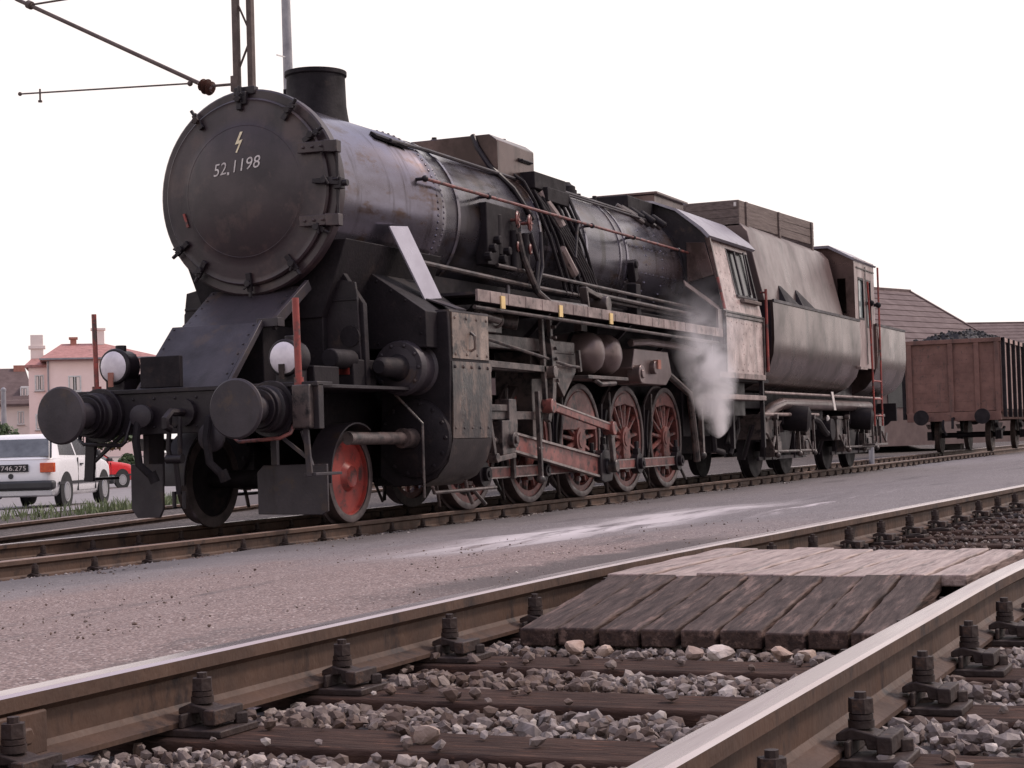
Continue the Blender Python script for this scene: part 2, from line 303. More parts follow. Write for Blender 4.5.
def node_ground(name, kind):
    """gravel / asphalt: voronoi stones + noise; masks are stains of the surface itself, in world metres"""
    mt = bpy.data.materials.new(name); mt.use_nodes = True; t = mt.node_tree; N = t.nodes; L = t.links; b = N['Principled BSDF']
    tc = N.new('ShaderNodeTexCoord'); P = tc.outputs['Object']
    def noise(sc, det=5, src=P, rough=.6):
        n = N.new('ShaderNodeTexNoise'); n.inputs['Scale'].default_value = sc; n.inputs['Detail'].default_value = det; n.inputs['Roughness'].default_value = rough; L.new(src, n.inputs['Vector']); return n.outputs['Fac']
    def ramp(src, stops):
        r = N.new('ShaderNodeValToRGB'); e = r.color_ramp.elements
        while len(e) < len(stops): e.new(.5)
        for q, (p, c) in zip(e, stops): q.position = p; q.color = (*c, 1) if len(c) == 3 else c
        L.new(src, r.inputs[0]); return r.outputs[0]
    def mix(f, a, c):
        x = N.new('ShaderNodeMix'); x.data_type = 'RGBA'
        if hasattr(f, 'links'): L.new(f, x.inputs[0])
        else: x.inputs[0].default_value = f
        for q, i in ((a, 6), (c, 7)):
            if hasattr(q, 'links'): L.new(q, x.inputs[i])
            else: x.inputs[i].default_value = (*q, 1)
        return x.outputs[2]
    def math_(op, a, c=None, clamp=False):
        x = N.new('ShaderNodeMath'); x.operation = op; x.use_clamp = clamp
        for q, i in ((a, 0), (c, 1)):
            if q is None: continue
            if hasattr(q, 'links'): L.new(q, x.inputs[i])
            else: x.inputs[i].default_value = q
        return x.outputs[0]
    def mrange(src, a, c, lo=0, hi=1):
        x = N.new('ShaderNodeMapRange'); x.interpolation_type = 'SMOOTHSTEP'
        for i, q in enumerate((a, c, lo, hi)): x.inputs[i+1].default_value = q
        L.new(src, x.inputs[0]); return x.outputs[0]
    vo = N.new('ShaderNodeTexVoronoi'); vo.inputs['Scale'].default_value = 115 if kind == 'path' else 30; L.new(P, vo.inputs['Vector'])
    sp = N.new('ShaderNodeSeparateColor'); L.new(vo.outputs['Color'], sp.inputs[0])
    big = noise(.7, 6); mid = noise(4, 6)
    if kind == 'path':
        sx = N.new('ShaderNodeSeparateXYZ'); L.new(P, sx.inputs[0]); X, Y = sx.outputs[0], sx.outputs[1]
        base = ramp(mid, [(.3, (.118, .100, .102)), (.7, (.165, .142, .144))])
        stone = ramp(sp.outputs[0], [(0, (.08, .068, .069)), (.45, (.15, .131, .133)), (.85, (.205, .182, .184)), (1, (.36, .325, .32))])
        col = mix(mrange(big, .35, .6, .35, .75), base, stone)
        # reddish grit lying over the near end of the path
        red = math_('MULTIPLY', mrange(math_('ADD', X, math_('MULTIPLY', big, 5)), 1.2, -3.5), mrange(math_('ADD', Y, math_('MULTIPLY', mid, 1.2)), -.9, -2.2))
        redst = ramp(sp.outputs[1], [(0, (.08, .046, .040)), (.5, (.195, .125, .107)), (.85, (.30, .21, .185)), (1, (.52, .44, .41))])
        col = mix(math_('MULTIPLY', red, .72), col, redst)
        # old oil and tyre marks worn into the surface
        mo = N.new('ShaderNodeMapping'); mo.inputs['Scale'].default_value = (.22, 1.3, 1); L.new(P, mo.inputs[0])
        col = mix(mrange(noise(1.3, 8, mo.outputs[0], .7), .54, .66, 0, .55), col, (.06, .052, .053))
        # fine dark grit near the loco rail
        dk = mrange(math_('ADD', Y, math_('MULTIPLY', mid, .7)), -1.5, -.7)
        col = mix(math_('MULTIPLY', dk, .7), col, (.075, .068, .072))
        # spilled pale lime dust: streaks along the path
        mp = N.new('ShaderNodeMapping'); mp.inputs['Scale'].default_value = (.35, 2.2, 1); mp.inputs['Rotation'].default_value = (0, 0, .04); L.new(P, mp.inputs[0])
        st = noise(1.6, 7, mp.outputs[0], .65)
        ex = mrange(math_('ABSOLUTE', math_('ADD', X, .6)), 4.6, 1.6); ey = mrange(math_('ABSOLUTE', math_('ADD', Y, 3.75)), 1.0, .25)
        pat = math_('MULTIPLY', math_('MULTIPLY', ex, ey), mrange(st, .33, .56))
        col = mix(math_('MULTIPLY', pat, .9), col, (.56, .51, .515))
        ex2 = mrange(math_('ABSOLUTE', math_('ADD', X, -1.2)), 3, 1.5); ey2 = mrange(math_('ABSOLUTE', math_('ADD', Y, 5.05)), .14, .04)
        col = mix(math_('MULTIPLY', math_('MULTIPLY', ex2, ey2), mrange(st, .45, .6, 0, .8)), col, (.58, .52, .53))
        # damp dark soil in the groove beside the near rail
        gy = math_('ADD', Y, math_('MULTIPLY', X, .05))
        gr = math_('MULTIPLY', mrange(math_('ADD', gy, math_('MULTIPLY', mid, .5)), -5.35, -5.6), mrange(math_('ABSOLUTE', math_('ADD', X, 6.2)), 2.6, 1.2))
        col = mix(math_('MULTIPLY', gr, .8), col, (.05, .04, .04))
        L.new(col, b.inputs['Base Color'])
        b.inputs['Roughness'].default_value = .82
        h = math_('ADD', math_('MULTIPLY', vo.outputs['Distance'], -.9), math_('MULTIPLY', noise(14, 5), .8))
        bs, bd = .45, .008
    else:
        base = ramp(mid, [(.3, (.035, .027, .026)), (.7, (.075, .058, .053))])
        stone = ramp(sp.outputs[0], [(0, (.025, .02, .02)), (.6, (.075, .06, .056)), (1, (.22, .185, .17))])
        col = mix(mrange(big, .4, .6, .3, .8), base, stone); L.new(col, b.inputs['Base Color'])
        b.inputs['Roughness'].default_value = .9
        h = math_('ADD', math_('MULTIPLY', vo.outputs['Distance'], -1), math_('MULTIPLY', noise(9, 5), 1)); bs, bd = .7, .03
    bp = N.new('ShaderNodeBump'); bp.inputs['Strength'].default_value = bs; bp.inputs['Distance'].default_value = bd
    L.new(h, bp.inputs['Height']); L.new(bp.outputs[0], b.inputs['Normal'])
    return mt
MT['ground'] = node_ground('trackside_soil', 'ground'); MT['path'] = node_ground('path_gravel', 'path')

xs = np.concatenate([np.linspace(-600, -40, 12), np.arange(-30, 60, .5), np.linspace(62, 110, 20), np.linspace(140, 1500, 12)])
ys = np.concatenate([np.linspace(-600, -30, 10), np.arange(-20, -9, 1), np.arange(-9, -5, .06), np.arange(-5, 1.5, .25), np.arange(2, 40, 1.), np.linspace(42, 110, 30), np.linspace(150, 1500, 12)])
v, f = grid(xs, ys, ground_h); v[:, 2] -= np.where((v[:, 1] < -1.15) & (v[:, 1] > near_y(np.clip(v[:, 0], -40, 14))+.95), .05, 0)
g = struct(mesh_np('ground', v, f, MT['ground']))
def path_y(x, k): return -1.02-k*(-1.02-(near_y(np.clip(x, -40, 14))+.84))
xs = np.arange(-30, 62, .12); ks = np.linspace(0, 1, 46)
X, K = np.meshgrid(xs, ks, indexing='ij'); Y = -1.02+K*((near_y(np.clip(X, -40, 14))+.835)+1.02)
bumpy = .008*np.sin(X*1.7+np.sin(Y*2.3)*2)+.006*np.sin(X*4.1+Y*3)+rng.normal(0, .0025, X.shape)
groove = -.045*np.exp(-((X+6.2)/1.8)**2)*np.exp(-((K-.92)/.05)**2)
Z = ground_h(X, Y)+.012+bumpy*(1-np.exp(-((K-0)/.04)**2)*.5)+groove
v = np.stack([X, Y, Z], -1).reshape(-1, 3); i = np.arange(X.size).reshape(X.shape)
f = np.stack([i[:-1, :-1], i[1:, :-1], i[1:, 1:], i[:-1, 1:]], -1).reshape(-1, 4)
struct(mesh_np('path', v, f, MT['path']))
# asphalt road behind the weeds on the left
MT['asphalt'] = M('road_asphalt', (.24, .22, .225), (.19, .172, .176), rough=.8, scale=3, bump=.2)
xs = np.arange(-6, 80, 1.); ys = np.arange(0, 62, 1.)
X, T = np.meshgrid(xs, ys, indexing='ij'); Y = 8.9+.23*(X-6)*(X < 200)+T
v = np.stack([X, Y, ground_h(X, Y)+.012], -1).reshape(-1, 3); i = np.arange(X.size).reshape(X.shape)
f = np.stack([i[:-1, :-1], i[1:, :-1], i[1:, 1:], i[:-1, 1:]], -1).reshape(-1, 4)
struct(mesh_np('road', v, f, MT['asphalt']))

# ------------------------------------------------------------------ rails
RAILP = [(-.0625, 0), (.0625, 0), (.0625, .011), (.018, .026), (.008, .038), (.008, .098), (.02, .108), (.0335, .114), (.0335, .143), (.026, .149), (-.026, .149), (-.0335, .143), (-.0335, .114), (-.02, .108), (-.008, .098), (-.008, .038), (-.018, .026), (-.0625, .011)]
def rail(name, xs, yf, ztop, top, label, group):
    b = B(); n = len(RAILP); k = len(xs); vs = []
    ys = np.array([float(yf(x)) for x in xs]); dy = np.gradient(ys, xs)
    x0, y0 = xs[0], ys[0]
    for x, y, d in zip(xs, ys, dy):
        nl = math.hypot(1, d); nx, ny = -d/nl, 1/nl
        for (a, h) in RAILP: vs.append((x+nx*a, y+ny*a, ztop-.149+h))
    b.v = vs
    for i in range(k-1):
        for j in range(n):
            j2 = (j+1) % n; b.f.append([i*n+j, i*n+j2, (i+1)*n+j2, (i+1)*n+j]); b.mi.append(1 if j in (8, 9, 10) else 0)
    b.f += [list(range(n)), list(range((k-1)*n, k*n))]; b.mi += [0, 0]
    o = b.fin(name, ['rust', top], smooth=30); return tag(o, label, 'rail', group)
XN = np.concatenate([np.arange(-14, 0, .35), np.arange(0, 14.1, .7)])
def off_y(c, o): return lambda x: c(x)+o
nl = rail('steel_rail', XN, off_y(near_y, .752), ZF, 'railtop', 'polished steel rail between the gravel path and the timber crossing', 'rails of the near track')
nr = rail('steel_rail', XN, off_y(near_y, -.752), ZF, 'railtop', 'polished steel rail nearest the camera, right of the timber crossing', 'rails of the near track')
XL = np.array([-20., -10, 0, 20, 45, 75])
rail('steel_rail', XL, lambda x: -.752, 0, 'railtop_dull', 'brown rail under the near wheels of the steam locomotive', 'rails of the locomotive track')
rail('steel_rail', XL, lambda x: .752, 0, 'railtop', 'shiny-topped rail under the far wheels of the steam locomotive', 'rails of the locomotive track')
XF = np.array([-14., -5, 3, 20])
rail('steel_rail', XF, off_y(far_y, -.775), -.10, 'railtop_dull', 'brown rail of the track behind, on its side towards the locomotive', 'rails of the track behind')
rail('steel_rail', XF, off_y(far_y, .775), -.10, 'railtop_dull', 'brown rail of the track behind, on its side towards the weeds', 'rails of the track behind')

# fishplates: parts of the near rails
def fishplate(r, x, yf, s, ztop):
    y = float(yf(x)); b = B(); b.box(x-.33, x+.33, y+s*.012, y+s*.036, ztop-.132, ztop-.043)
    for k in (-.24, -.08, .08, .24): b.cyl((x+k, y+s*.036, ztop-.085), (x+k, y+s*.062, ztop-.085), .02, seg=6)
    b.fin('fishplate', 'rust', r, bevel=.005)
fishplate(nl, -11.80, off_y(near_y, .752), -1, ZF)

# ------------------------------------------------------------------ sleepers with their rail fastenings
def fastening(b_plate, b_clamp, b_bolt, x, y, z, s):
    """ribbed base plate, clamp and bolt on side s (+1 / -1) of a rail centred at y; z = sleeper top"""
    b_clamp.prism([(y+s*.045, z+.04), (y+s*.075, z+.052), (y+s*.125, z+.04), (y+s*.13, z+.012), (y+s*.105, z+.012), (y+s*.10, z+.03), (y+s*.045, z+.026)], 'YZ', x-.035, x+.035)
    b_clamp.box(x-.06, x+.06, y+s*.128, y+s*.158, z+.008, z+.042)
    b_bolt.cyl((x, y+s*.088, z+.045), (x, y+s*.088, z+.118), .012, seg=8)
    b_bolt.cyl((x, y+s*.088, z+.05), (x, y+s*.088, z+.064), .026, seg=12)
    b_bolt.cyl((x, y+s*.088, z+.066), (x, y+s*.088, z+.076), .024, seg=12)
    b_bolt.cyl((x, y+s*.088, z+.078), (x, y+s*.088, z+.106), .025, .024, seg=6)
def sleeper(x, yl, yr, ztop, label, group, halo=.5, rz=0, sides=((0, 1), (0, -1), (1, 1), (1, -1))):
    zs = ztop-.149-.014
    y0, y1 = min(yl, yr)-halo, max(yl, yr)+halo
    t = thing('sleeper', (x, (y0+y1)/2, zs-.16), label, 'sleeper', group)
    b = B(); n = 9; ys_ = np.linspace(y0, y1, n)
    for i in range(n-1): pass
    b.box(x-.125, x+.125, y0, y1, zs-.16, zs-.004)
    b.fin('timber', 'sleeper', t, bevel=.012)
    for k, y in enumerate((yl, yr)):
        p = B(); p.box(x-.08, x+.08, y-.185, y+.185, zs-.004, zs+.013)
        for s in (1, -1):
            p.box(x-.07, x+.07, y+s*.0685, y+s*.078, zs+.013, zs+.045)
            p.cyl((x+.045, y+s*.16, zs+.012), (x+.045, y+s*.16, zs+.038), .02, seg=4)
        po = p.fin('base_plate', 'iron', t, bevel=.003)
        for kk, s in sides:
            if kk != k: continue
            c, bo = B(), B(); fastening(None, c, bo, x, y, zs+.013, s)
            co = c.fin('rail_clamp', 'iron', po, bevel=.003); bo.fin('bolt', 'iron', co)
    return t
NAMES = {-11.64: 'dark sleeper at the lower picture edge, nearest the camera', -10.99: 'dark sleeper third before the timber ramp, with pale ballast on both sides',
         -10.33: 'dark sleeper second before the timber ramp', -9.68: 'dark sleeper just before the foot of the timber ramp'}
x = -11.64
while x < 6:
    if True:
        lab = NAMES.get(round(x, 2)); grp = 'sleepers of the near track'
        if lab is None:
            lab = 'sleeper hidden beneath the timber crossing, its rail fastenings showing' if x < -7.2 else 'dirt-covered sleeper of the near track beyond the timber crossing'
            grp = 'sleepers under the timber crossing' if x < -7.2 else 'sleepers beyond the timber crossing'
        sleeper(x, float(near_y(x))+.752, float(near_y(x))-.752, ZF, lab, grp)
    x += .655
x = -5.9
while x < 40:
    sleeper(x, .752, -.752, 0, 'sleeper bedded in fine gravel under the locomotive track, black fastening beside the rail', 'sleepers of the locomotive track', halo=.42, sides=((1, -1), (1, 1), (0, -1)))
    x += .665

# ------------------------------------------------------------------ timber crossing
cr = thing('timber_crossing', (-8, -7.0, .06), 'wooden plank crossing with dark sloping ramp and worn deck painted pale with glare between the near rails', 'crossing')
yc = lambda x: float(near_y(x))
cuts = [-6.49, -6.62, -6.75, -6.89, -7.01, -7.13, -7.27, -7.40, -7.53, -7.665]
for a, c in zip(cuts[:-1], cuts[1:]):
    dz = random.uniform(-.004, .004); g_ = .006; sh = .012; xe = random.uniform(-.012, .012)
    b = B(); N_ = 10; vs = []; fs = []
    for i in range(N_+1):
        t = i/N_; xx = -9.34+t*.85+(xe if i == 0 else 0); zz = .128+t*.094+dz
        yy0, yy1 = a-g_+sh*t, c+g_+sh*t
        if i == N_: zz += .002
        wob = .003*math.sin(i*2.1+a*9)
        vs += [(xx, yy0+wob, zz-.055), (xx, yy0+wob, zz), (xx, yy1+wob, zz+random.uniform(-.002, .002)), (xx, yy1+wob, zz-.055)]
    for i in range(N_):
        for j in range(4):
            j2 = (j+1) % 4; fs.append((i*4+j, i*4+j2, i*4+4+j2, i*4+4+j))
    fs += [(0, 1, 2, 3), (N_*4+3, N_*4+2, N_*4+1, N_*4)]
    b.add(vs, fs); b.fin('ramp_plank', 'ramp', cr, bevel=.006)
cuts = [-6.47, -6.63, -6.80, -6.97, -7.14, -7.31, -7.48, -7.60, -7.735]
for a, c in zip(cuts[:-1], cuts[1:]):
    dz = random.uniform(-.004, .004); x1 = -7.12+.1*(a+6.4)+random.uniform(-.03, .03); d = -.02
    b = B(); vs = []; fs = []; N_ = 10
    for i in range(N_+1):
        t = i/N_; xx = -8.495+t*(x1+8.495); zz = .226+dz+.002*math.sin(i*1.9+c*7)
        y0, y1 = a-.006+d*t, c+.006+d*t
        vs += [(xx, y0, zz-.038), (xx, y0, zz), (xx, y1, zz+random.uniform(-.003, .002)), (xx, y1, zz-.038)]
    for i in range(N_):
        for j in range(4):
            j2 = (j+1) % 4; fs.append((i*4+j, i*4+j2, i*4+4+j2, i*4+4+j))
    fs += [(0, 1, 2, 3), (N_*4+3, N_*4+2, N_*4+1, N_*4)]
    b.add(vs, fs); b.fin('deck_plank', 'deck', cr, bevel=.005)
b = B(); b.box(-9.25, -9.12, -7.6, -6.54, .05, .082); b.fin('bearer', 'ramp', cr, bevel=.006); b = B(); b.box(-8.62, -8.5, -7.64, -6.5, .05, .15); b.fin('bearer', 'ramp', cr, bevel=.006); b = B(); b.box(-7.45, -7.3, -7.66, -6.53, .05, .15); b.fin('bearer', 'ramp', cr, bevel=.006)

# ------------------------------------------------------------------ ballast stones
def stones(n_src):
    ico = bmesh.new(); bmesh.ops.create_icosphere(ico, subdivisions=2 if n_src == 2 else 1, radius=1)
    ico.verts.ensure_lookup_table(); v = np.array([q.co[:] for q in ico.verts]); f = np.array([[q.index for q in p.verts] for p in ico.faces]); ico.free(); return v, f
def stone_field(name, pts, sizes, mat, label, cat='ballast', detail=1):
    bv, bf = stones(detail); V = []; F = []; o = 0
    proto = []
    for _ in range(40):                                     # chipped stones: cut a sphere with random planes
        q = bv.copy()
        for _ in range(9):
            nrm = rng.normal(size=3); nrm /= np.linalg.norm(nrm); h = rng.uniform(.42, .85); dd = q@nrm
            q = q-np.outer(np.clip(dd-h, 0, None), nrm)
        proto.append(q*rng.uniform([.8, .7, .6], [1.35, 1.1, .95]))
    for (x, y, z), s in zip(pts, sizes):
        q = proto[rng.integers(40)]; a = rng.uniform(0, 2*PI); ca, sa = math.cos(a), math.sin(a); tl = rng.normal(0, .45); ct, st = math.cos(tl), math.sin(tl)
        Rz = np.array([[ca, -sa, 0], [sa, ca, 0], [0, 0, 1]]); Rx = np.array([[1, 0, 0], [0, ct, -st], [0, st, ct]])
        V.append((q@(Rz@Rx).T)*s+np.array([x, y, z])); F.append(bf+o); o += len(bv)
    ob = mesh_np(name, np.concatenate(V), np.concatenate(F), mat, smooth=False)
    ob['kind'] = 'stuff'; ob['label'] = label; ob['category'] = cat; return ob
def stone_mat(name, stops, rough=.8):
    mt = bpy.data.materials.new(name); mt.use_nodes = True; t = mt.node_tree; N = t.nodes; L = t.links; b = N['Principled BSDF']
    ge = N.new('ShaderNodeNewGeometry'); r = N.new('ShaderNodeValToRGB'); e = r.color_ramp.elements
    while len(e) < len(stops): e.new(.5)
    for q, (p, c) in zip(e, stops): q.position = p; q.color = (*c, 1)
    L.new(ge.outputs['Random Per Island'], r.inputs[0])
    tc = N.new('ShaderNodeTexCoord'); n = N.new('ShaderNodeTexNoise'); n.inputs['Scale'].default_value = 45; n.inputs['Detail'].default_value = 6; L.new(tc.outputs['Object'], n.inputs['Vector'])
    n2 = N.new('ShaderNodeTexNoise'); n2.inputs['Scale'].default_value = 1.7; n2.inputs['Detail'].default_value = 3; L.new(tc.outputs['Object'], n2.inputs['Vector'])
    mr = N.new('ShaderNodeMapRange'); mr.inputs[1].default_value = .3; mr.inputs[2].default_value = .7; mr.inputs[3].default_value = .6; mr.inputs[4].default_value = 1.3; L.new(n.outputs['Fac'], mr.inputs[0])
    mm = N.new('ShaderNodeMix'); mm.data_type = 'RGBA'; mm.blend_type = 'MULTIPLY'; mm.inputs[0].default_value = 1; L.new(r.outputs[0], mm.inputs[6]); L.new(mr.outputs[0], mm.inputs[7])
    # rusty brake dust lying on patches of the stones
    m2 = N.new('ShaderNodeMapRange'); m2.inputs[1].default_value = .43; m2.inputs[2].default_value = .6; m2.inputs[4].default_value = .75; L.new(n2.outputs['Fac'], m2.inputs[0])
    m3 = N.new('ShaderNodeMix'); m3.data_type = 'RGBA'; L.new(m2.outputs[0], m3.inputs[0]); L.new(mm.outputs[2], m3.inputs[6]); m3.inputs[7].default_value = (.09, .053, .038, 1)
    L.new(m3.outputs[2], b.inputs['Base Color']); b.inputs['Roughness'].default_value = rough
    bp = N.new('ShaderNodeBump'); bp.inputs['Strength'].default_value = .4; bp.inputs['Distance'].default_value = .01; L.new(n.outputs['Fac'], bp.inputs['Height']); L.new(bp.outputs[0], b.inputs['Normal'])
    return mt
MT['stone'] = stone_mat('ballast_stone', [(0, (.06, .04, .036)), (.25, (.14, .098, .08)), (.5, (.18, .15, .145)), (.75, (.255, .215, .2)), (.93, (.36, .30, .27)), (1, (.58, .52, .48))])
MT['dirtstone'] = stone_mat('dirty_stone', [(0, (.035, .028, .028)), (.4, (.07, .055, .053)), (.8, (.13, .10, .09)), (.95, (.2, .16, .14)), (1, (.45, .4, .37))])
MT['gritstone'] = stone_mat('grit_stone', [(0, (.06, .052, .056)), (.5, (.12, .105, .11)), (.9, (.2, .175, .178)), (1, (.6, .55, .53))])
zs_ = ZF-.163
def on_sleeper(x): return abs(((x+11.64+.3275) % .655)-.3275)
P_, S_ = [], []
def field(n, x0, x1, yfun, zf, smin, smax, avoid=True, lay=.025):
    for _ in range(n):
        x = rng.uniform(x0, x1); y = yfun(x); d = on_sleeper(x)
        s = rng.uniform(smin, smax)*(1.25 if rng.random() < .1 else 1)
        z = zf+rng.uniform(-.03, lay)
        if avoid:
            if d < .13+s*.5: 
                if rng.random() > .02: continue
                z = zs_+s*.45
            elif d < .19: z -= .012
        P_.append((x, y, z)); S_.append(s)
field(13500, -12.3, -9.1, lambda x: near_y(x)+rng.uniform(-.71, .71), zs_-.030, .010, .026)
field(11000, -12.3, -6, lambda x: near_y(x)-.79-1.2*rng.uniform(0, 1)**1.3, zs_-.015, .012, .026)
field(1500, -6, 0, lambda x: near_y(x)-.79-rng.uniform(0, 1.2), zs_-.01, .018, .034)
stone_field('ballast', P_, S_, MT['stone'], 'loose grey and brown ballast stones between and beside the near rails', detail=1)
P_, S_ = [], []
field(3800, -6.95, 2, lambda x: near_y(x)+rng.uniform(-.71, .71), zs_-.012, .008, .022, avoid=False, lay=.02)
field(500, -8.9, -4.2, lambda x: near_y(x)+.86+rng.uniform(0, .22), .10, .008, .024, avoid=False, lay=.02)
stone_field('dirty_ballast', P_, S_, MT['dirtstone'], 'dark dirty small stones between the near rails beyond the timber crossing', detail=1)
P_, S_ = [], []
for _ in range(5200):
    x = rng.uniform(-7, 26); y = -.87-abs(rng.normal(0, .14)); P_.append((x, y, float(ground_h(x, y))+.004)); S_.append(rng.uniform(.008, .02)*(1.8 if rng.random() < .02 else 1))
for _ in range(5000):
    x = rng.uniform(-7, 24); y = rng.uniform(-.66, 2.6); 
    if abs(y-.752) < .09: continue
    P_.append((x, y, -.145)); S_.append(rng.uniform(.012, .032))
stone_field('track_grit', P_, S_, MT['gritstone'], 'small dark grey stones along and under the locomotive track', detail=1)
P_, S_ = [], []
for _ in range(800):
    x = -9.5+8*rng.uniform(0, 1)**1.4; y = rng.uniform(-6.1, -1.3); P_.append((x, y, float(ground_h(x, y))+.014)); S_.append(rng.uniform(.003, .009)*(1.7 if rng.random() < .03 else 1))
stone_field('path_pebbles', P_, S_, MT['stone'], 'small loose pebbles scattered over the gravel path', detail=1)
# bigger loose stones lying at the foot of the ramp
LS = [(-9.30, -6.67, .05, 'squarish tan stone lying against the left half of the ramp foot'), (-9.33, -6.77, .036, 'small round tan stone right of the squarish one at the ramp foot'),
      (-9.36, -7.05, .042, 'rounded brown stone at the middle of the ramp foot'), (-9.37, -7.14, .056, 'large pale rough stone in front of the ramp foot'),
      (-9.35, -7.31, .046, 'wedge-shaped tan stone near the right end of the ramp foot'), (-9.33, -7.38, .04, 'small tan stone at the right end of the ramp foot, beside the rail'),
      (-11.0, -6.93, .045, 'flat brown stone standing on edge in the ballast at the lower picture edge')]
for k, (x, y, s, lab) in enumerate(LS):
    bv, bf = stones(2); q = bv.copy()
    for _ in range(10):
        nrm = rng.normal(size=3); nrm /= np.linalg.norm(nrm); q = q-np.outer(np.clip(q@nrm-rng.uniform(.45, .85), 0, None), nrm)
    s *= .72; q = q*np.array([1.0, 1.15, .8])*s; zb = .06; x -= .15 if k < 6 else 0; y -= .06
    q[:, 2] += zb-q[:, 2].min(); q[:, 0] += x; q[:, 1] += y
    mt = M('loose_stone', *( [((.42, .31, .25), (.3, .2, .16)), ((.45, .34, .28), (.34, .25, .2)), ((.33, .25, .21), (.25, .18, .15)), ((.58, .5, .46), (.42, .34, .3))][k % 4]), rough=.85, scale=30, bump=.4)
    ob = mesh_np('loose_stone', q, bf, mt, smooth=False); tag(ob, lab, 'stone', 'loose stones on the track')

# weeds along the road side
def blades(pts, h0, h1, name, mat, label):
    V = []; F = []; o = 0
    for (x, y, z) in pts:
        a = rng.uniform(0, 2*PI); h = rng.uniform(h0, h1); w_ = rng.uniform(.005, .014); lx, ly = rng.normal(0, .35*h, 2); dx, dy = math.cos(a)*w_, math.sin(a)*w_
        V += [(x-dx, y-dy, z), (x+dx, y+dy, z), (x+lx*.5+dx*.8, y+ly*.5+dy*.8, z+h*.6), (x+lx*.5-dx*.8, y+ly*.5-dy*.8, z+h*.6), (x+lx, y+ly, z+h)]
        F += [[o, o+1, o+2, o+3], [o+3, o+2, o+4]]; o += 5
    me = bpy.data.meshes.new(name); me.from_pydata(V, [], F); me.materials.append(mat); ob = bpy.data.objects.new(name, me); COL.objects.link(ob)
    ob['kind'] = 'stuff'; ob['label'] = label; ob['category'] = 'weeds'
pts = []
for _ in range(16000):
    x = rng.uniform(1, 26); y = float(far_y(x))+rng.uniform(1.5, 3.2)
    dens = max(0, .15+.85*math.sin(x*2.3+1)*math.cos(y*3.1+x*.9))
    if rng.random() < dens: pts.append((x, y, float(ground_h(x, y))))
blades(pts, .04, .24, 'weeds', MT['grass'], 'green weeds growing between the track behind and the road')

# ------------------------------------------------------------------ steam locomotive (front axle at X = 0, near side is -Y)
LO = thing('steam_locomotive', (0, 0, 0), 'black ten-coupled steam locomotive with red spoked wheels and a round smokebox door', 'locomotive')
ZB, RB = 3.09, .885
# smokebox and boiler barrel
def seam_rivets(b, x, r, a0, a1, n):
    for k in range(n):
        a = a0+(a1-a0)*k/(n-1); d = Vector((0, math.cos(a), math.sin(a))); b.rivet(Vector((x, 0, ZB))+d*r, d, .018)
b = B(); b.lathe([(-.34, .86), (-.34, .945), (-.325, .962), (-.30, .965), (-.235, .965), (-.22, .90), (-.21, .86)], (0, 0, ZB), (1, 0, 0), 72); b.fin('smokebox_ring', 'door', LO)
b = B(); b.lathe([(-.22, .895), (1.72, .90), (1.73, .905), (1.95, .905), (1.96, .895)], (0, 0, ZB), (1, 0, 0), 72)
seam_rivets(b, 2.0, RB+.002, R_(150), R_(245), 26); seam_rivets(b, 1.84, .905, R_(100), R_(245), 34)
smk = b.fin('smokebox', 'boiler', LO)
b = B(); b.lathe([(1.96, .892), (2.12, .892), (2.13, RB), (10.12, RB)], (0, 0, ZB), (1, 0, 0), 72); brl = b.fin('boiler_barrel', 'boiler', LO)
for x in (2.35, 4.6, 6.1, 7.35, 7.6):
    B().ring([(0, RB-.004), (0, RB+.008), (.06, RB+.008), (.06, RB-.004)], (x, 0, ZB), (1, 0, 0), 72).fin('boiler_band', 'boiler', brl)
b = B()
for x in (7.68, 8.4, 9.1):
    for k in range(12): a = R_(150+8*k); d = Vector((0, math.cos(a), math.sin(a))); b.rivet(Vector((x, 0, ZB))+d*RB, d, .016)
for k in range(14): 
    for a in (168, 190): d = Vector((0, math.cos(R_(a)), math.sin(R_(a)))); b.rivet(Vector((7.75+k*.16, 0, ZB))+d*RB, d, .012)
b.fin('firebox_rivets', 'boiler', brl)
# smokebox door
def door_x(r):
    if r > .66: return -.385-.02*(.86-r)/.2
    t = (.66-r)/.66; return -.405-.10*(1-(1-t)**2.2)
prof = [(-.335, .87), (-.375, .872), (-.392, .855)]+[(door_x(r), r) for r in np.linspace(.84, .0, 26)]
b = B(); b.lathe(prof, (0, 0, ZB), (1, 0, 0), 72); dr = b.fin('smokebox_door', 'door', LO, smooth=25)
B().ring([(.004, .595), (-.003, .612), (.004, .63)], (door_x(.61)+.001, 0, ZB), (1, 0, 0), 72).fin('dish_weld', 'door', dr)
def onD(y, z, off=.006): return (door_x(math.hypot(y, z-ZB))-off, y, z)
def raised(s, size, y_left, z0, slope, name, mat, slant=0, width=None):
    vs, fs = text_bm(s, size, lambda x, y, w_: onD(y_left-x*(width/w_ if width else 1), z0+y+slope*x), slant); b = B(); b.add(vs, fs); return b
b = raised('52', .165, .285, 3.235, .10, 'n', 'white', .12, .15); b2 = raised('1198', .165, .085, 3.255, .10, 'n', 'white', .12, .31)
b.add(b2.v, b2.f)
yd, zd = .112, 3.252; b.add([onD(yd+a*.013, zd+c*.013) for a, c in ((-1, -1), (1, -1), (1, 1), (-1, 1))], [(0, 1, 2, 3)])
b.fin('number_lettering', 'white', dr, smooth=0)
z0 = 3.45; b = B()
LB = [(-.075, .19), (-.03, .19), (.0, .105), (-.03, .105), (.02, -.02), (.035, -.01), (-.005, .085), (.035, .085), (-.01, .185)]
LB = [(-.045, .185), (-.015, .19), (.010, .10), (-.02, .10), (.03, 0), (.04, .012), (.055, .125), (.02, .12)]
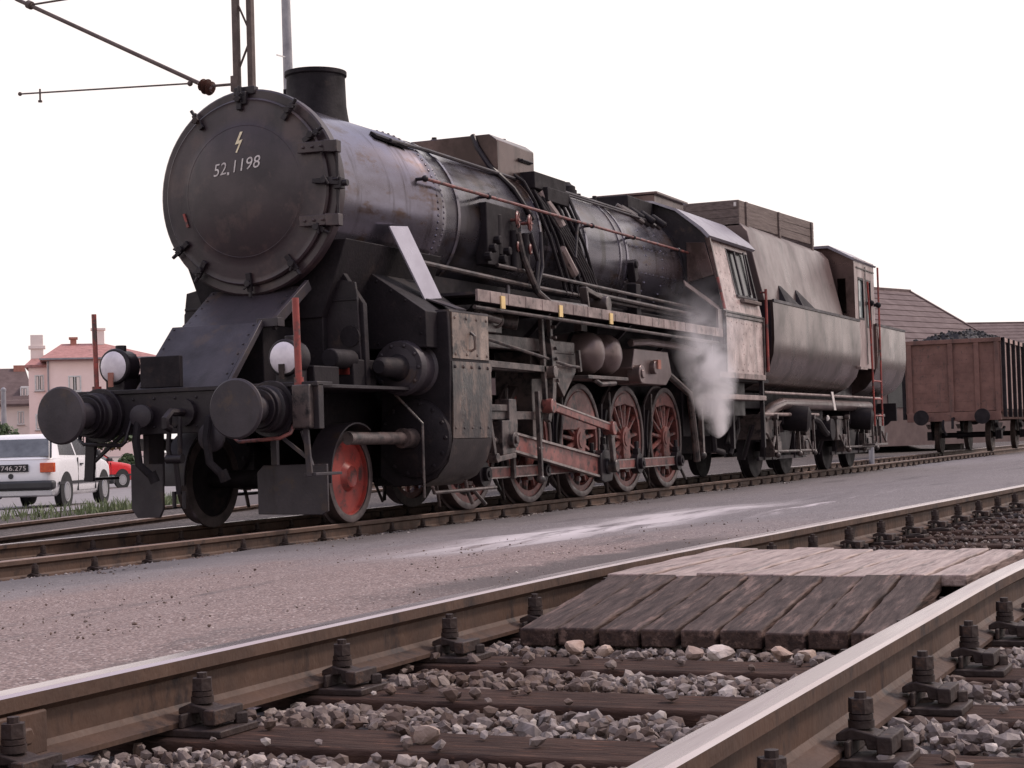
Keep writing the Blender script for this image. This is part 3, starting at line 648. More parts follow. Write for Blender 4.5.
q = [(.0, .19), (.028, .19), (-.004, .105), (.036, .115), (-.012, -.01), (-.028, -.005), (.004, .078), (-.04, .07)]
b.add([onD(.01-px_, z0+pz_) for px_, pz_ in q], [(0, 1, 2, 7), (2, 3, 6, 7), (3, 4, 5, 6)])
b.fin('lightning_mark', 'cream', dr, smooth=0)
b = B(); b.bar(onD(.665, 2.93, .012), onD(.62, 2.80, .012), .022, .012, (0, 1, 0)); b.fin('red_pointer', 'red', dr)
for z in (3.43, 2.76):                                             # hinge straps on the near (right) edge
    b = B(); b.bar((-.445, -.60, z), (-.425, -.88, z), .10, .026, (0, 0, 1)); b.bar((-.44, -.86, z), (-.36, -.95, z), .11, .04, (0, 0, 1))
    b.box(-.40, -.31, -.975, -.90, z-.055, z+.055)
    for k in (0, 1, 2): b.rivet((-.46, -.66-k*.09, z), (-1, 0, 0), .018)
    b.fin('hinge_strap', 'door', dr, bevel=.006)
b = B(); b.cyl((-.36, -.955, 2.70), (-.36, -.955, 3.49), .014); b.box(-.40, -.32, -1.01, -.93, 3.04, 3.14); b.cyl((-.36, -.96, 3.09), (-.36, -1.06, 3.09), .03); b.bar((-.44, -.74, 3.12), (-.38, -.98, 3.09), .04, .05, (0, 0, 1)); b.fin('hinge_pin', 'black', dr, bevel=.004)
for a in (88, 55, 125, 148, 178, 207, 235, 268, 305, 325):
    d = Vector((0, math.cos(R_(a)), math.sin(R_(a)))); c = Vector((-.40, 0, ZB)); t_ = Vector((0, -d.z, d.y))
    b = B(); b.bar(c+d*.76+Vector((-.02, 0, 0)), c+d*.93, .05, .035, t_); b.cyl(c+d*.86+Vector((.06, 0, 0)), c+d*.86+Vector((-.05, 0, 0)), .015, seg=8)
    b.cyl(c+d*.86+Vector((-.03, 0, 0)), c+d*.86+Vector((-.06, 0, 0)), .034, seg=6); b.bar(c+d*.86+Vector((-.05, 0, 0))-t_*.04, c+d*.91+Vector((-.045, 0, 0))+t_*.045, .018, .016, d)
    b.cyl(c+d*.93, c+d*.985, .018, seg=8)
    b.fin('door_clamp', 'black', dr, bevel=.003)
# lamp bracket at the top of the ring
b = B(); b.box(-.36, -.28, -.10, .12, 4.0, 4.075); b.box(-.42, -.36, -.04, .06, 3.90, 4.02); b.fin('lamp_bracket', 'black', LO, bevel=.006)
# chimney
b = B(); b.lathe([(3.9, .33), (4.02, .31), (4.10, .30), (4.39, .292), (4.405, .31), (4.445, .31), (4.45, .275), (4.15, .262)], (.98, 0, 0), (0, 0, 1), 40, caps=False); b.fin('chimney', 'soot', LO)
b = B(); b.box(.90, 1.06, .27, .33, 4.05, 4.3); b.fin('chimney_bracket', 'soot', LO)
# sand box / dome casing on top
def loft(b, A, Bq):
    n = len(A); b.add(A+Bq, [tuple(range(n)), tuple(reversed(range(n, 2*n)))]+[(i, (i+1) % n, n+(i+1) % n, n+i) for i in range(n)])
b = B()
sec = [(-.60, 3.72), (-.60, 4.17), (-.50, 4.245), (.50, 4.245), (.60, 4.17), (.60, 3.72)]
loft(b, [(4.08, y, z) for y, z in sec], [(5.18, y, z) for y, z in sec])
sc = b.fin('sand_box', 'tender', LO, bevel=.012)
b = B(); b.lathe([(0, .36), (.22, .36), (.30, .28), (.33, .1)], (5.62, 0, 3.9), (0, 0, 1), 28); b.fin('steam_dome', 'boiler', LO)
b = B(); b.bar((4.70, -.605, 4.02), (5.05, -.605, 4.02), .02, .04, (0, 1, 0)); b.tube([(4.72, -.6, 4.02), (4.72, -.64, 4.02), (5.03, -.64, 4.02), (5.03, -.6, 4.02)], .014); b.fin('handle', 'black', sc)
for x, y in ((4.45, .3), (5.0, -.35)): b = B(); b.lathe([(0, .05), (.04, .05), (.05, .03), (.07, .03)], (x-.15, y, 4.24), (0, 0, 1), 12); b.fin('sand_filler', 'black', sc)
b = B(); b.tube([(4.075, -.30, 4.25), (4.055, -.36, 4.1), (4.055, -.5, 3.88), (4.15, -.76, 3.60), (4.35, -.915, 3.25)], .03); b.fin('sand_pipe', 'black', LO)
# black valve cluster below the sand box on the near side
b = B(); b.box(4.75, 5.75, -.78, -.50, 3.68, 3.88); b.box(5.0, 5.7, -.84, -.70, 3.55, 3.72)
for k in range(7):
    x = 4.55+.19*k; b.tube([(x, -.55, 3.86), (x+.05, -.70, 3.74), (x+.08, -.82, 3.5), (x+.25, -.925, 3.1), (x+.55, -.96, 2.6), (x+.6, -.98, 2.42)], .021)
b.fin('sand_valves', 'soot', LO, bevel=.01)
# pipe bundle slanting down the barrel
b = B()
for k in range(5):
    x = 4.75+.085*k; b.tube([(x, -.66, 3.74), (x+.1, -.8, 3.52), (x+.45, -.93, 3.15), (x+.95, -.97, 2.75), (x+1.2, -1.0, 2.45), (x+1.25, -1.1, 2.3)], .02)
b.fin('oil_pipes', 'black', LO)
b = B(); b.tube([(5.0, -.72, 3.66), (5.15, -.86, 3.4), (5.2, -.93, 3.25)], .06); b.tube([(5.15, -.93, 2.98), (5.45, -.97, 2.70)], .06); b.fin('steam_pipe', 'edge', LO)
b = B(); b.tube([(5.3, -.70, 3.72), (5.42, -.72, 3.83), (5.6, -.70, 3.84), (5.66, -.72, 3.74)], .035); b.tube([(5.7, -.82, 3.7), (5.75, -.92, 3.4), (5.5, -.97, 2.9)], .022); b.fin('branch_pipe', 'black', LO)
# feed valves with hand wheels
b = B(); b.box(2.95, 3.9, -.95, -.80, 2.62, 3.3); b.cyl((3.3, -.9, 2.75), (3.3, -.9, 3.2), .07); b.cyl((3.62, -.97, 2.6), (3.62, -.97, 3.05), .05); b.cyl((3.95, -.97, 2.6), (3.95, -.97, 3.05), .05)
for k in range(5): b.cyl((2.9+.13*k, -.94, 2.7+.1*(k % 3)), (2.9+.13*k, -1.02, 2.7+.1*(k % 3)), .05, seg=8)
fv = b.fin('feed_valve', 'soot', LO, bevel=.012)
for x in (3.61, 3.96):
    b = B(); o = (x, -1.03, 3.165); b.ring([(-.015, .085), (0, .10), (.015, .085), (0, .07)], o, (-.25, 1, 0), 20)
    for k in range(3): a = k*PI/3; b.bar(Vector(o)+Vector((math.cos(a), 0, math.sin(a)))*.085, Vector(o)-Vector((math.cos(a), 0, math.sin(a)))*.085, .014, .014)
    b.cyl((x, -.9, 3.165), (x, -1.05, 3.165), .018); b.fin('hand_wheel', 'dred', fv)
    b = B(); b.ring([(-.015, .05), (0, .065), (.015, .05), (0, .035)], (x+.02, -1.02, 2.87), (-.25, 1, 0), 16); b.fin('valve_flange', 'dred', fv)
b = B(); b.tube([(3.63, -1.02, 3.02), (3.72, -1.04, 2.75), (3.95, -1.1, 2.38), (4.15, -1.16, 2.27), (5.2, -1.2, 2.27)], .038); b.fin('feed_pipe', 'dusty', LO)
b = B(); b.tube([(3.98, -1.02, 3.05), (4.15, -1.04, 2.75), (4.05, -1.05, 2.5), (4.1, -1.1, 2.25)], .028); b.fin('drain_pipe', 'black', LO)
b = B(); b.tube([(3.35, -1.0, 2.4), (3.0, -1.15, 2.25)], .025); b.fin('drain_pipe', 'black', LO)
b = B(); b.tube([(4.35, -1.0, 3.1), (4.3, -1.03, 2.7), (4.1, -1.05, 2.45)], .022); b.fin('drain_pipe', 'black', LO)
b = B(); b.bar((5.35, -1.12, 2.50), (5.95, -1.12, 2.42), .1, .06, (0, 1, 0)); b.bar((5.35, -1.12, 2.53), (5.42, -1.12, 2.24), .1, .05, (0, 1, 0)); b.bar((5.95, -1.12, 2.44), (5.98, -1.12, 2.22), .1, .06, (0, 1, 0)); b.cyl((5.9, -1.0, 2.35), (5.9, -1.24, 2.35), .1, seg=16); b.fin('check_valve', 'dusty', LO, bevel=.01)
# pipes and rods running along the boiler above the footplate
b = B(); b.tube([(1.35, -.94, 2.51), (4.0, -.96, 2.46), (10.1, -.99, 2.42)], .028); b.tube([(3.1, -.99, 2.62), (10.1, -1.02, 2.55)], .024); b.tube([(5.6, -1.0, 2.5), (10.1, -1.06, 2.44)], .03); b.fin('long_pipes', 'dusty', LO)
b = B(); b.tube([(1.25, -.68, 3.74), (2.2, -.62, 3.78), (4.6, -.60, 3.78)], .022); b.tube([(5.9, -.56, 3.82), (10.0, -.56, 3.82)], .028); b.tube([(5.9, -.66, 3.76), (10.0, -.66, 3.76)], .015); b.fin('conduit_pipe', 'grey', LO)
b = B()
x = 1.3
b.bar((1.0, -.62, 3.77), (1.6, -.66, 3.74), .09, .03, (0, 1, .7)); b.fin('smokebox_bracket', 'soot', LO)
# red handrail
b = B(); b.tube([(1.45, -.955, 3.36), (10.05, -.955, 3.36)], .019); hr = b.fin('handrail', 'dred', LO)
for x in (1.45, 3.0, 6.15, 7.7, 9.6): b = B(); b.cyl((x, -.84, 3.36), (x, -.965, 3.36), .018, seg=8); b.ball((x, -.955, 3.36), .035); b.fin('handrail_bracket', 'black', hr)
# safety valve, turret, whistle
b = B(); b.cyl((7.7, 0, 3.95), (7.7, 0, 4.06), .16); b.lathe([(0, .14), (.06, .14), (.09, .09), (.12, .07)], (7.7, 0, 4.05), (0, 0, 1), 14); b.fin('safety_valve', 'soot', LO)
b = B(); b.box(8.05, 8.7, -.12, .12, 3.96, 4.02); b.cyl((8.15, 0, 4.0), (8.15, 0, 4.07), .05); b.cyl((8.55, -.1, 4.0), (8.55, -.1, 4.08), .03); b.fin('whistle', 'soot', LO)
b = B(); b.box(8.95, 10.05, -.45, .45, 3.88, 4.12)
for k in range(3): b.lathe([(0, .05), (.25, .05)], (9.0+.12*k, -.45-.12*k, 3.92-.05*k), (0, -.4, -.3), 10)
b.fin('steam_turret', 'soot', LO, bevel=.02)
b = B()
for k in range(4): b.tube([(8.6+.2*k, -.40, 3.93), (8.7+.25*k, -.55, 3.82), (8.9+.25*k, -.68, 3.70)], .04)
b.fin('turret_pipes', 'dusty', LO)
b = B(); b.prism([(7.62, 3.02), (7.78, 3.08), (7.82, 2.82), (7.7, 2.76)], 'XZ', -.97, -.86); b.cyl((7.7, -.96, 3.0), (7.7, -1.0, 3.0), .05); b.box(7.62, 7.80, -1.0, -.86, 2.25, 2.74); b.fin('washout_plug', 'soot', LO, bevel=.012)

# ---------------- front end
for s in (-1, 1):                                                   # buffers
    g = B(); y = .875*s
    g.cyl((-1.50, y, 1.04), (-1.44, y, 1.04), .24, seg=28); g.lathe([(0, .20), (.08, .20), (.10, .165), (.20, .165)], (-1.5, y, 1.04), (-1, 0, 0), 28); g.ring([(0, .165), (0, .19), (-.05, .19), (-.05, .165)], (-1.62, y, 1.04), (1, 0, 0), 28)
    bo = g.fin('buffer', 'black', LO, bevel=.004)
    h = B(); h.lathe([(0, .25), (.02, .25), (.035, .235), (.05 if s > 0 else .038, .0)], (-2.015, y, 1.04), (-1, 0, 0), 40); h.lathe([(0, .21), (.03, .20), (.10, .115), (.40, .115)], (-2.015, y, 1.04), (1, 0, 0), 28); h.fin('buffer_head', 'grey', bo, smooth=30)
b = B(); b.box(-1.45, -1.36, -1.32, 1.32, .86, 1.24); b.box(-1.47, -1.2, -1.32, 1.32, 1.22, 1.26)
for k in range(12): b.rivet((-1.452, -1.2+.218*k, 1.17), (-1, 0, 0)); b.rivet((-1.452, -1.2+.218*k, .92), (-1, 0, 0))
bb = b.fin('buffer_beam', 'black', LO, bevel=.008)
for s in (-1, 1):
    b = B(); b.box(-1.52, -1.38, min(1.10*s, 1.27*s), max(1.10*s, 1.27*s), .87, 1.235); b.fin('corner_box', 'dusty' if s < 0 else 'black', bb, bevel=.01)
    yp = -1.135 if s < 0 else .93; b = B(); b.cyl((-1.45, yp, 1.24), (-1.45, yp+.015, 1.97 if s < 0 else 1.945), .03 if s < 0 else .022); b.cyl((-1.45, yp, 1.22), (-1.45, yp, 1.30), .042); b.fin('marker_pole', 'red', bb)
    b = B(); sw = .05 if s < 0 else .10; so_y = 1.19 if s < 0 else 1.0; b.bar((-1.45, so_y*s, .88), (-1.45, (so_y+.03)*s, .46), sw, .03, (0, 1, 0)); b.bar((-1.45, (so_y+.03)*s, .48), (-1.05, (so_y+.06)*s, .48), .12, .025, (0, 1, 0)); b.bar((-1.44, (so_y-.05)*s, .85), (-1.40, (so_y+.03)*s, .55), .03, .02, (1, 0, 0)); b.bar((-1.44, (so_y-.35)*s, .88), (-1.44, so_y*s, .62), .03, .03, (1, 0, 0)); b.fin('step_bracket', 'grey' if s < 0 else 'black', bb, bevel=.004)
    # head lamps
    lx = -1.20
    b = B(); yl = -.845 if s < 0 else .93
    b.lathe([(0, .155), (.02, .165), (.04, .165), (.06, .15), (.20, .15), (.27, .09)], (lx, yl, 1.485), (1, 0, 0), 28); b.prism([(lx+.02, 1.26), (lx+.22, 1.26), (lx+.22, 1.60), (lx+.02, 1.60)], 'XZ', yl-.10, yl+.10); b.cyl((lx+.12, yl, 1.58), (lx+.12, yl, 1.68), .05)
    la = b.fin('head_lamp', 'black', LO, bevel=.006)
    b = B(); b.lathe([(-.002, .138), (-.02, .12), (-.035, .07), (-.04, 0)], (lx, yl, 1.485), (1, 0, 0), 28); b.fin('lamp_lens', 'lens', la)
    b = B(); b.bar((lx-.045, yl-.0, 1.38), (lx-.045, yl, 1.30), .05, .012, (0, 1, 0)); b.box(lx-.046, lx-.038, yl-.03, yl+.03, 1.37, 1.43); b.fin('lamp_shutter', 'brick' if s > 0 else 'iron', la)
# sloping aprons and smokebox saddle
b = B(); b.slab([(-.22, -.44, 2.20), (-.22, .50, 2.20), (-.74, .50, 1.83), (-.74, -.44, 1.83)], .03); [b.rivet((-.24-.5*t, y, 2.19-.37*t+.002), (-.58, 0, .81), .014) for y in (-.40, .46) for t in (.05, .25, .45, .65, .85)]; b.fin('upper_apron', 'grey', LO, bevel=.006)
b = B(); b.slab([(-.80, -.36, 1.84), (-.80, .56, 1.84), (-1.40, .56, 1.25), (-1.40, -.36, 1.25)], .03); [b.rivet((-.80-.6*t, y, 1.84-.59*t+.002), (-.7, 0, .71), .014) for y in (-.32, .52) for t in (.05, .2, .35, .5, .65, .8, .95)]; b.fin('lower_apron', 'grey', LO, bevel=.006)
b = B(); b.bar((-.80, -.50, 1.80), (-.28, -.58, 2.2), .04, .10, (0, 1, 0)); b.bar((-1.42, -.42, 1.25), (-.85, -.42, 1.83), .03, .06, (0, 1, 0)); b.box(-.84, -.72, -.58, -.36, 1.79, 1.87); b.fin('apron_bracket', 'grey', LO, bevel=.005)
b = B(); b.box(-1.46, -1.40, .05, .46, 1.265, 1.54); b.fin('dark_recess_box', 'soot', LO, bevel=.008)  # thin dark box on the apron, standing in for a shaded recess
b = B(); b.prism([(-.62, 1.25), (-.62, 2.3), (.62, 2.3), (.62, 1.25)], 'YZ', -.1, 1.9); b.prism([(-.9, 2.62), (-.62, 1.9), (.62, 1.9), (.9, 2.62)], 'YZ', -.12, 1.9)
b.box(-.7, -.1, -.34, .48, 1.26, 1.82); b.fin('smokebox_saddle', 'soot', LO, bevel=.01)
b = B(); b.box(-1.4, .6, -1.22, 1.22, 1.215, 1.245); b.fin('front_platform', 'black', LO, bevel=.004)
for s in (-1, 1):
    b = B(); b.prism([(-1.36, .85), (-1.36, 1.2), (-.5, 1.24), (.8, 1.24), (10.3, 1.24), (10.3, .72), (.9, .62), (.4, .9), (-.5, .9)], 'XZ', s*.50-.015, s*.50+.015); b.fin('frame_plate', 'soot', LO)
    # plate with steps between smokebox and cylinder (outside steam pipe casing)
    b = B(); b.prism([(.62*s, 2.55), (.98*s, 2.02), (1.0*s, 1.25), (.5*s, 1.25)], 'YZ', .02, .10); b.prism([(.72*s, 2.4), (1.36*s, 1.96), (1.36*s, 1.62), (.6*s, 1.62)], 'YZ', .55, 1.62); [b.rivet((.55, y*s, z), (-1, 0, 0), .018) for y, z in ((.68, 1.67), (.85, 1.67), (1.02, 1.67), (1.2, 1.67), (1.31, 1.75), (1.31, 1.9), (1.15, 2.07), (1.0, 2.17), (.85, 2.27))]; b.fin('steam_pipe_casing', 'soot', LO, bevel=.02)
    b = B(); b.prism([(.62*s, 2.28), (.92*s, 2.22), (.94*s, 2.08), (.97*s, 1.26), (.56*s, 1.26)], 'YZ', -.02, .015); b.box(-.03, -.02, *sorted((.64*s, .94*s)), 2.05, 2.075); b.fin('saddle_plate', 'black', LO, bevel=.006); b = B(); b.cyl((-.035, .86*s, 1.72), (.0, .86*s, 1.72), .10); b.fin('inspection_cover', 'soot', LO)
    b = B(); b.box(-.95, -.5, min(s*.78, s*1.0), max(s*.78, s*1.0), 1.25, 1.42); b.cyl((-.5, s*.9, 1.5), (-.1, s*.9, 1.5), .09); b.box(-.2, .25, min(s*.72, s*.98), max(s*.72, s*.98), 1.25, 1.5); b.fin('oil_box', 'soot', LO, bevel=.012)
    # guard plates in front of the leading wheels
    if s < 0: b = B(); b.prism([(-.44, .13), (-.44, .50), (-.50, .56), (-1.14, .56), (-1.14, .15), (-1.08, .12)], 'YZ', -1.02, -.99)
    else: b = B(); b.prism([(.42, .60), (.76, .60), (.76, .20), (.70, .12), (.46, .12), (.42, .2)], 'YZ', -1.21, -1.18)
    b.box(-1.2 if s > 0 else -1.0, -.95, s*.6-.03, s*.6+.03, .4, .95)
    b.fin('guard_plate', 'grey', LO, bevel=.006)
b = B(); b.box(-.21, -.18, -.86, -.80, 1.36, 1.42); b.box(-.21, -.2, -.94, -.86, 1.36, 1.42); b.fin('red_tag', 'red', LO)
# coupling, hook, hoses
b = B(); b.tube([(-1.45, 0, 1.04), (-1.68, 0, 1.04), (-1.76, 0, .98), (-1.76, 0, .92), (-1.70, 0, .90)], .035); b.cyl((-1.45, 0, 1.04), (-1.50, 0, 1.04), .12); b.fin('coupling_hook', 'black', LO)
b = B(); b.tube([(-1.62, .05, 1.0), (-1.64, .06, .72), (-1.62, .04, .62)], .022); b.tube([(-1.62, -.05, 1.0), (-1.64, -.06, .72), (-1.62, -.04, .62)], .022); b.cyl((-1.63, -.08, .64), (-1.63, .08, .64), .04); b.cyl((-1.62, 0, .62), (-1.58, 0, .34), .024); b.tube([(-1.58, .05, .36), (-1.58, .05, .22), (-1.58, -.05, .22), (-1.58, -.05, .36)], .02); b.fin('screw_coupling', 'black', LO)
for y in (.42, -.30):
    b = B(); b.tube([(-1.45, y, 1.0), (-1.56, y, .98), (-1.60, y, .80), (-1.60, y-.03, .6), (-1.56, y-.12, .5)], .035); b.cyl((-1.56, y-.12, .53), (-1.54, y-.15, .44), .045); b.fin('brake_hose', 'soot', LO)
b = B(); b.lathe([(0, .13), (.03, .13), (.06, .08)], (-1.47, -.28, .82), (-1, 0, 0), 20); b.fin('heating_pipe_cap', 'grey', LO); b = B(); b.lathe([(0, .10), (.05, .10), (.07, .05)], (-1.52, .40, 1.02), (-1, -.2, 0), 20); b.fin('heating_pipe_cap', 'grey', LO)
for s in (-1, 1):
    b = B(); b.tube([(-1.48, s*.55, .98), (-1.56, s*.56, .80), (-1.56, s*.60, .77), (-1.56, s*1.0, .79), (-1.52, s*1.08, .83), (-1.47, s*1.09, .90)], .017); b.fin('uncoupling_rail', 'dred' if s < 0 else 'black', LO)

# ---------------- cylinders, valve gear and wheels of one side
def cylinder_side(s):
    y = 1.10*s
    prof = [(.78, 1.97), (1.47, 1.97), (1.48, 1.40), (1.47, 1.15), (1.46, .75), (1.40, .52), (1.28, .38), (1.10, .31), (.85, .30), (.70, .40)]
    b = B(); b.prism([(a*s, z) for a, z in prof], 'YZ', .80, 1.72); cy = b.fin('cylinder_casing', 'soot', LO, bevel=.01)
    # worn outer cover, upper and lower sheets
    b = B(); b.box(.86, 1.70, *sorted((1.47*s, 1.487*s)), 1.52, 1.96)
    for x in (.92, 1.18, 1.42, 1.65): b.rivet((x, 1.487*s, 1.91), (0, s, 0), .018); b.rivet((x, 1.487*s, 1.56), (0, s, 0), .018)
    b.tube([(1.28, 1.485*s, 1.78), (1.28, 1.53*s, 1.74), (1.28, 1.53*s, 1.62), (1.28, 1.485*s, 1.60)], .014); b.fin('upper_cover', 'worn_pale', cy)
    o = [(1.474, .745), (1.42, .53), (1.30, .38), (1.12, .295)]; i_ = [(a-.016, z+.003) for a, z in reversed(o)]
    b = B(); b.prism([(a*s, z) for a, z in o+i_], 'YZ', .84, 1.74); b.fin('bottom_cover', 'bottom_dark', cy, smooth=30)  # curved bottom sheet, much darker than the sheets above
    o = [(1.486, 1.49), (1.49, 1.2), (1.485, .95), (1.475, .752)]
    i_ = [(a-.016, z+.003) for a, z in reversed(o)]
    b = B(); b.prism([(a*s, z) for a, z in o+i_], 'YZ', .84, 1.74)
    for k in range(5): b.rivet((.90+.19*k, 1.489*s, 1.44), (0, s, 0), .02); b.rivet((.90+.19*k, 1.478*s, .85), (0, s, 0), .016)
    b.fin('lower_cover', 'worn', cy, smooth=30)
    b = B(); b.box(.82, 1.74, *sorted((.9*s, 1.475*s)), 1.965, 1.985); b.fin('cylinder_top', 'grey', cy)
    # steam chest: front head, tail guide
    yc_ = 1.10*s; b = B(); b.lathe([(-.02, .25), (.02, .26), (.07, .265), (.10, .23), (.30, .23), (.32, .26), (.38, .26)], (.48, yc_, 1.43), (1, 0, 0), 36); b.lathe([(0, .2), (-.012, .12)], (.455, yc_, 1.43), (1, 0, 0), 30)
    for k in range(10): a = 2*PI*k/10; b.rivet((.458, yc_+.215*math.cos(a), 1.43+.215*math.sin(a)), (-1, 0, 0), .022)
    b.fin('valve_chest', 'grey', cy, bevel=.004)
    b = B(); b.lathe([(0, .06), (.04, .09), (.30, .10), (.40, .14)], (.07, yc_, 1.43), (1, 0, 0), 24); b.fin('valve_guide', 'soot', cy)
    b = B(); b.lathe([(0, .25), (.05, .25), (.07, .20), (.14, .20)], (1.72, yc_, 1.42), (1, 0, 0), 30); b.lathe([(0, .10), (.30, .09)], (1.8, yc_, 1.42), (1, 0, 0), 16); b.fin('valve_chest_rear', 'dusty', cy)
    # cylinder front cover with tail rod
    b = B(); b.lathe([(0, .17), (.03, .30), (.06, .37), (.10, .38)], (.70, y, .76), (1, 0, 0), 40)
    for k in range(14): a = 2*PI*k/14; b.rivet((.745, y+.335*math.cos(a), .76+.335*math.sin(a)), (-1, 0, 0), .024)
    b.fin('cylinder_cover', 'soot', cy)
    b = B(); b.cyl((-.56, y, .775), (.74, y, .765), .058, seg=18); b.cyl((.5, y, .766), (.74, y, .766), .095, seg=18); b.fin('tail_rod_tube', 'dusty', cy)
    b = B(); b.tube([(.55, y-.1*s, 1.2), (.58, 1.28*s, .9), (.58, 1.28*s, .20)], .014); b.tube([(.72, y+.2*s, .30), (.75, y+.2*s, .24), (2.2, y+.2*s, .24)], .018); b.tube([(1.5, 1.28*s, .34), (1.55, 1.28*s, .22), (1.62, 1.3*s, .10)], .02); b.tube([(1.9, 1.15*s, .26), (2.15, 1.2*s, .07)], .02); b.fin('drain_cocks', 'dusty', cy)
    b = B(); b.lathe([(0, .36), (.05, .36), (.07, .25), (.12, .2)], (1.72, y, .74), (1, 0, 0), 32); b.lathe([(0, .09), (.2, .08)], (1.8, y, .74), (1, 0, 0), 16); b.fin('rear_cylinder_cover', 'black', cy)
    # slide bar, crosshead, piston rod
    b = B(); b.cyl((1.9, y, .72), (2.8, y, .72), .042, seg=14); b.fin('piston_rod', 'bright', LO)
    b = B(); b.box(1.85, 3.95, *sorted((1.06*s, 1.15*s)), .94, 1.03); b.box(2.3, 2.95, *sorted((1.04*s, 1.17*s)), 1.03, 1.10); b.fin('slide_bar', 'dusty', LO, bevel=.006)
    b = B(); b.prism([(2.66, .56), (2.66, .93), (2.86, .93), (2.86, 1.16), (3.05, 1.16), (3.08, .88), (3.02, .62), (2.9, .54)], 'XZ', *sorted((1.02*s, 1.19*s))); b.cyl((2.88, 1.0*s, .72), (2.88, 1.25*s, .72), .085, seg=16); b.cyl((2.88, 1.25*s, .72), (2.88, 1.275*s, .72), .045, seg=6); b.fin('crosshead', 'dusty', LO, bevel=.008)
    # motion brackets and beams
    b = B(); b.box(1.75, 4.95, *sorted((1.02*s, 1.14*s)), 1.70, 1.845); b.prism([(3.9, 1.72), (5.0, 1.72), (5.0, 1.5), (4.6, 1.2), (4.3, 1.45)], 'XZ', *sorted((1.03*s, 1.13*s))); b.fin('motion_beam', 'dusty', LO, bevel=.008)
    b = B(); b.box(2.2, 4.0, *sorted((.98*s, 1.08*s)), 1.47, 1.545); b.box(3.95, 4.25, *sorted((.55*s, 1.0*s)), .6, 1.72); b.fin('motion_bracket', 'dusty', LO, bevel=.008)
    b = B(); b.bar((3.62, 1.2*s, 1.25), (3.66, 1.2*s, .28), .05, .05); b.bar((3.35, 1.0*s, .9), (3.36, 1.0*s, .3), .05, .06); b.ball((3.66, 1.2*s, .28), .05); b.cyl((3.60, 1.2*s, .62), (3.72, 1.2*s, .62), .02); b.fin('brake_hanger', 'dusty', LO, bevel=.006)
    # combination lever and union link
    b = B(); b.bar((2.20, 1.22*s, 1.55), (2.25, 1.22*s, .95), .05, .05); b.bar((2.25, 1.22*s, .95), (2.38, 1.22*s, .52), .045, .06); b.cyl((2.2, 1.15*s, 1.47), (2.2, 1.27*s, 1.47), .06); b.cyl((2.38, 1.16*s, .54), (2.38, 1.26*s, .54), .05); b.fin('combination_lever', 'dusty', LO, bevel=.005)
    b = B(); b.bar((2.38, 1.22*s, .52), (2.90, 1.22*s, .56), .04, .055); b.fin('union_link', 'dusty', LO, bevel=.005)
    # expansion link, radius rod, eccentric rod, return crank
    b = B(); lk = [(3.98+.10*math.cos(t), 1.45+.42*math.sin(t)) for t in np.linspace(-1.2, 1.2, 9)]; lk = lk+[(x-.10, z) for x, z in reversed(lk)]; b.prism(lk, 'XZ', *sorted((1.18*s, 1.25*s))); b.bar((3.93, 1.21*s, 1.1), (3.86, 1.21*s, .92), .07, .09); b.cyl((3.95, 1.0*s, 1.47), (3.95, 1.3*s, 1.47), .07); b.fin('expansion_link', 'dusty', LO, bevel=.006)
    b = B(); b.bar((2.22, 1.2*s, 1.52), (4.0, 1.2*s, 1.50), .05, .07); b.fin('radius_rod', 'dusty', LO, bevel=.005)
    b = B(); b.bar((3.86, 1.24*s, 1.09), (5.82, 1.24*s, .83), .045, .085); b.cyl((3.86, 1.17*s, 1.09), (3.86, 1.3*s, 1.09), .085); b.cyl((5.82, 1.16*s, .83), (5.82, 1.3*s, .83), .085); e = b.fin('eccentric_rod', 'dred', LO, bevel=.008)
    b = B(); b.bar((3.98, 1.255*s, 1.12), (5.74, 1.255*s, .887), .03, .018); b.fin('rod_edge', 'bright', e)
    b = B(); b.bar((5.90, 1.24*s, .37), (5.82, 1.24*s, .83), .05, .11); b.cyl((5.9, 1.18*s, .37), (5.9, 1.29*s, .37), .08); b.fin('return_crank', 'dusty', LO, bevel=.01)
    # main rod
    b = B(); b.add(*(lambda y0, y1: ([(x, yy, z) for yy in (y0, y1) for x, z in ((2.95, .63), (2.95, .81), (5.75, .48), (5.75, .25))], [(0, 1, 2, 3), (7, 6, 5, 4), (0, 4, 5, 1), (1, 5, 6, 2), (2, 6, 7, 3), (3, 7, 4, 0)]))(1.085*s, 1.115*s)); mr_ = b.fin('main_rod', 'dred', LO)
    b = B(); b.bar((2.95, 1.10*s, .815), (5.75, 1.10*s, .485), .085, .025, (0, 1, 0)); b.bar((2.95, 1.10*s, .625), (5.75, 1.10*s, .245), .085, .025, (0, 1, 0)); b.fin('rod_flange', 'bright', mr_)
    b = B(); b.prism([(5.68, .52), (5.68, .20), (5.78, .17), (6.05, .19), (6.10, .30), (6.10, .48), (6.02, .56), (5.80, .57)], 'XZ', *sorted((1.05*s, 1.16*s))); b.cyl((5.90, 1.03*s, .37), (5.90, 1.19*s, .37), .10); b.box(5.84, 5.94, *sorted((1.08*s, 1.14*s)), .56, .64); b.cyl((5.89, 1.11*s, .63), (5.89, 1.11*s, .73), .035, seg=10); b.fin('big_end', 'black', mr_, bevel=.012)
    # coupling rods
    yr = .955*s
    for k in range(4):
        x0, x1 = 2.6+1.65*k, 2.6+1.65*(k+1); b = B(); b.box(x0+.12, x1-.12, *sorted((yr-.022, yr+.022)), .325, .425); sr = b.fin('coupling_rod', 'dred', LO, bevel=.006)
        b = B(); b.bar((x0+.12, yr, .43), (x1-.12, yr, .43), .05, .014); b.bar((x0+.12, yr, .32), (x1-.12, yr, .32), .05, .014); b.fin('rod_edge', 'bright', sr)
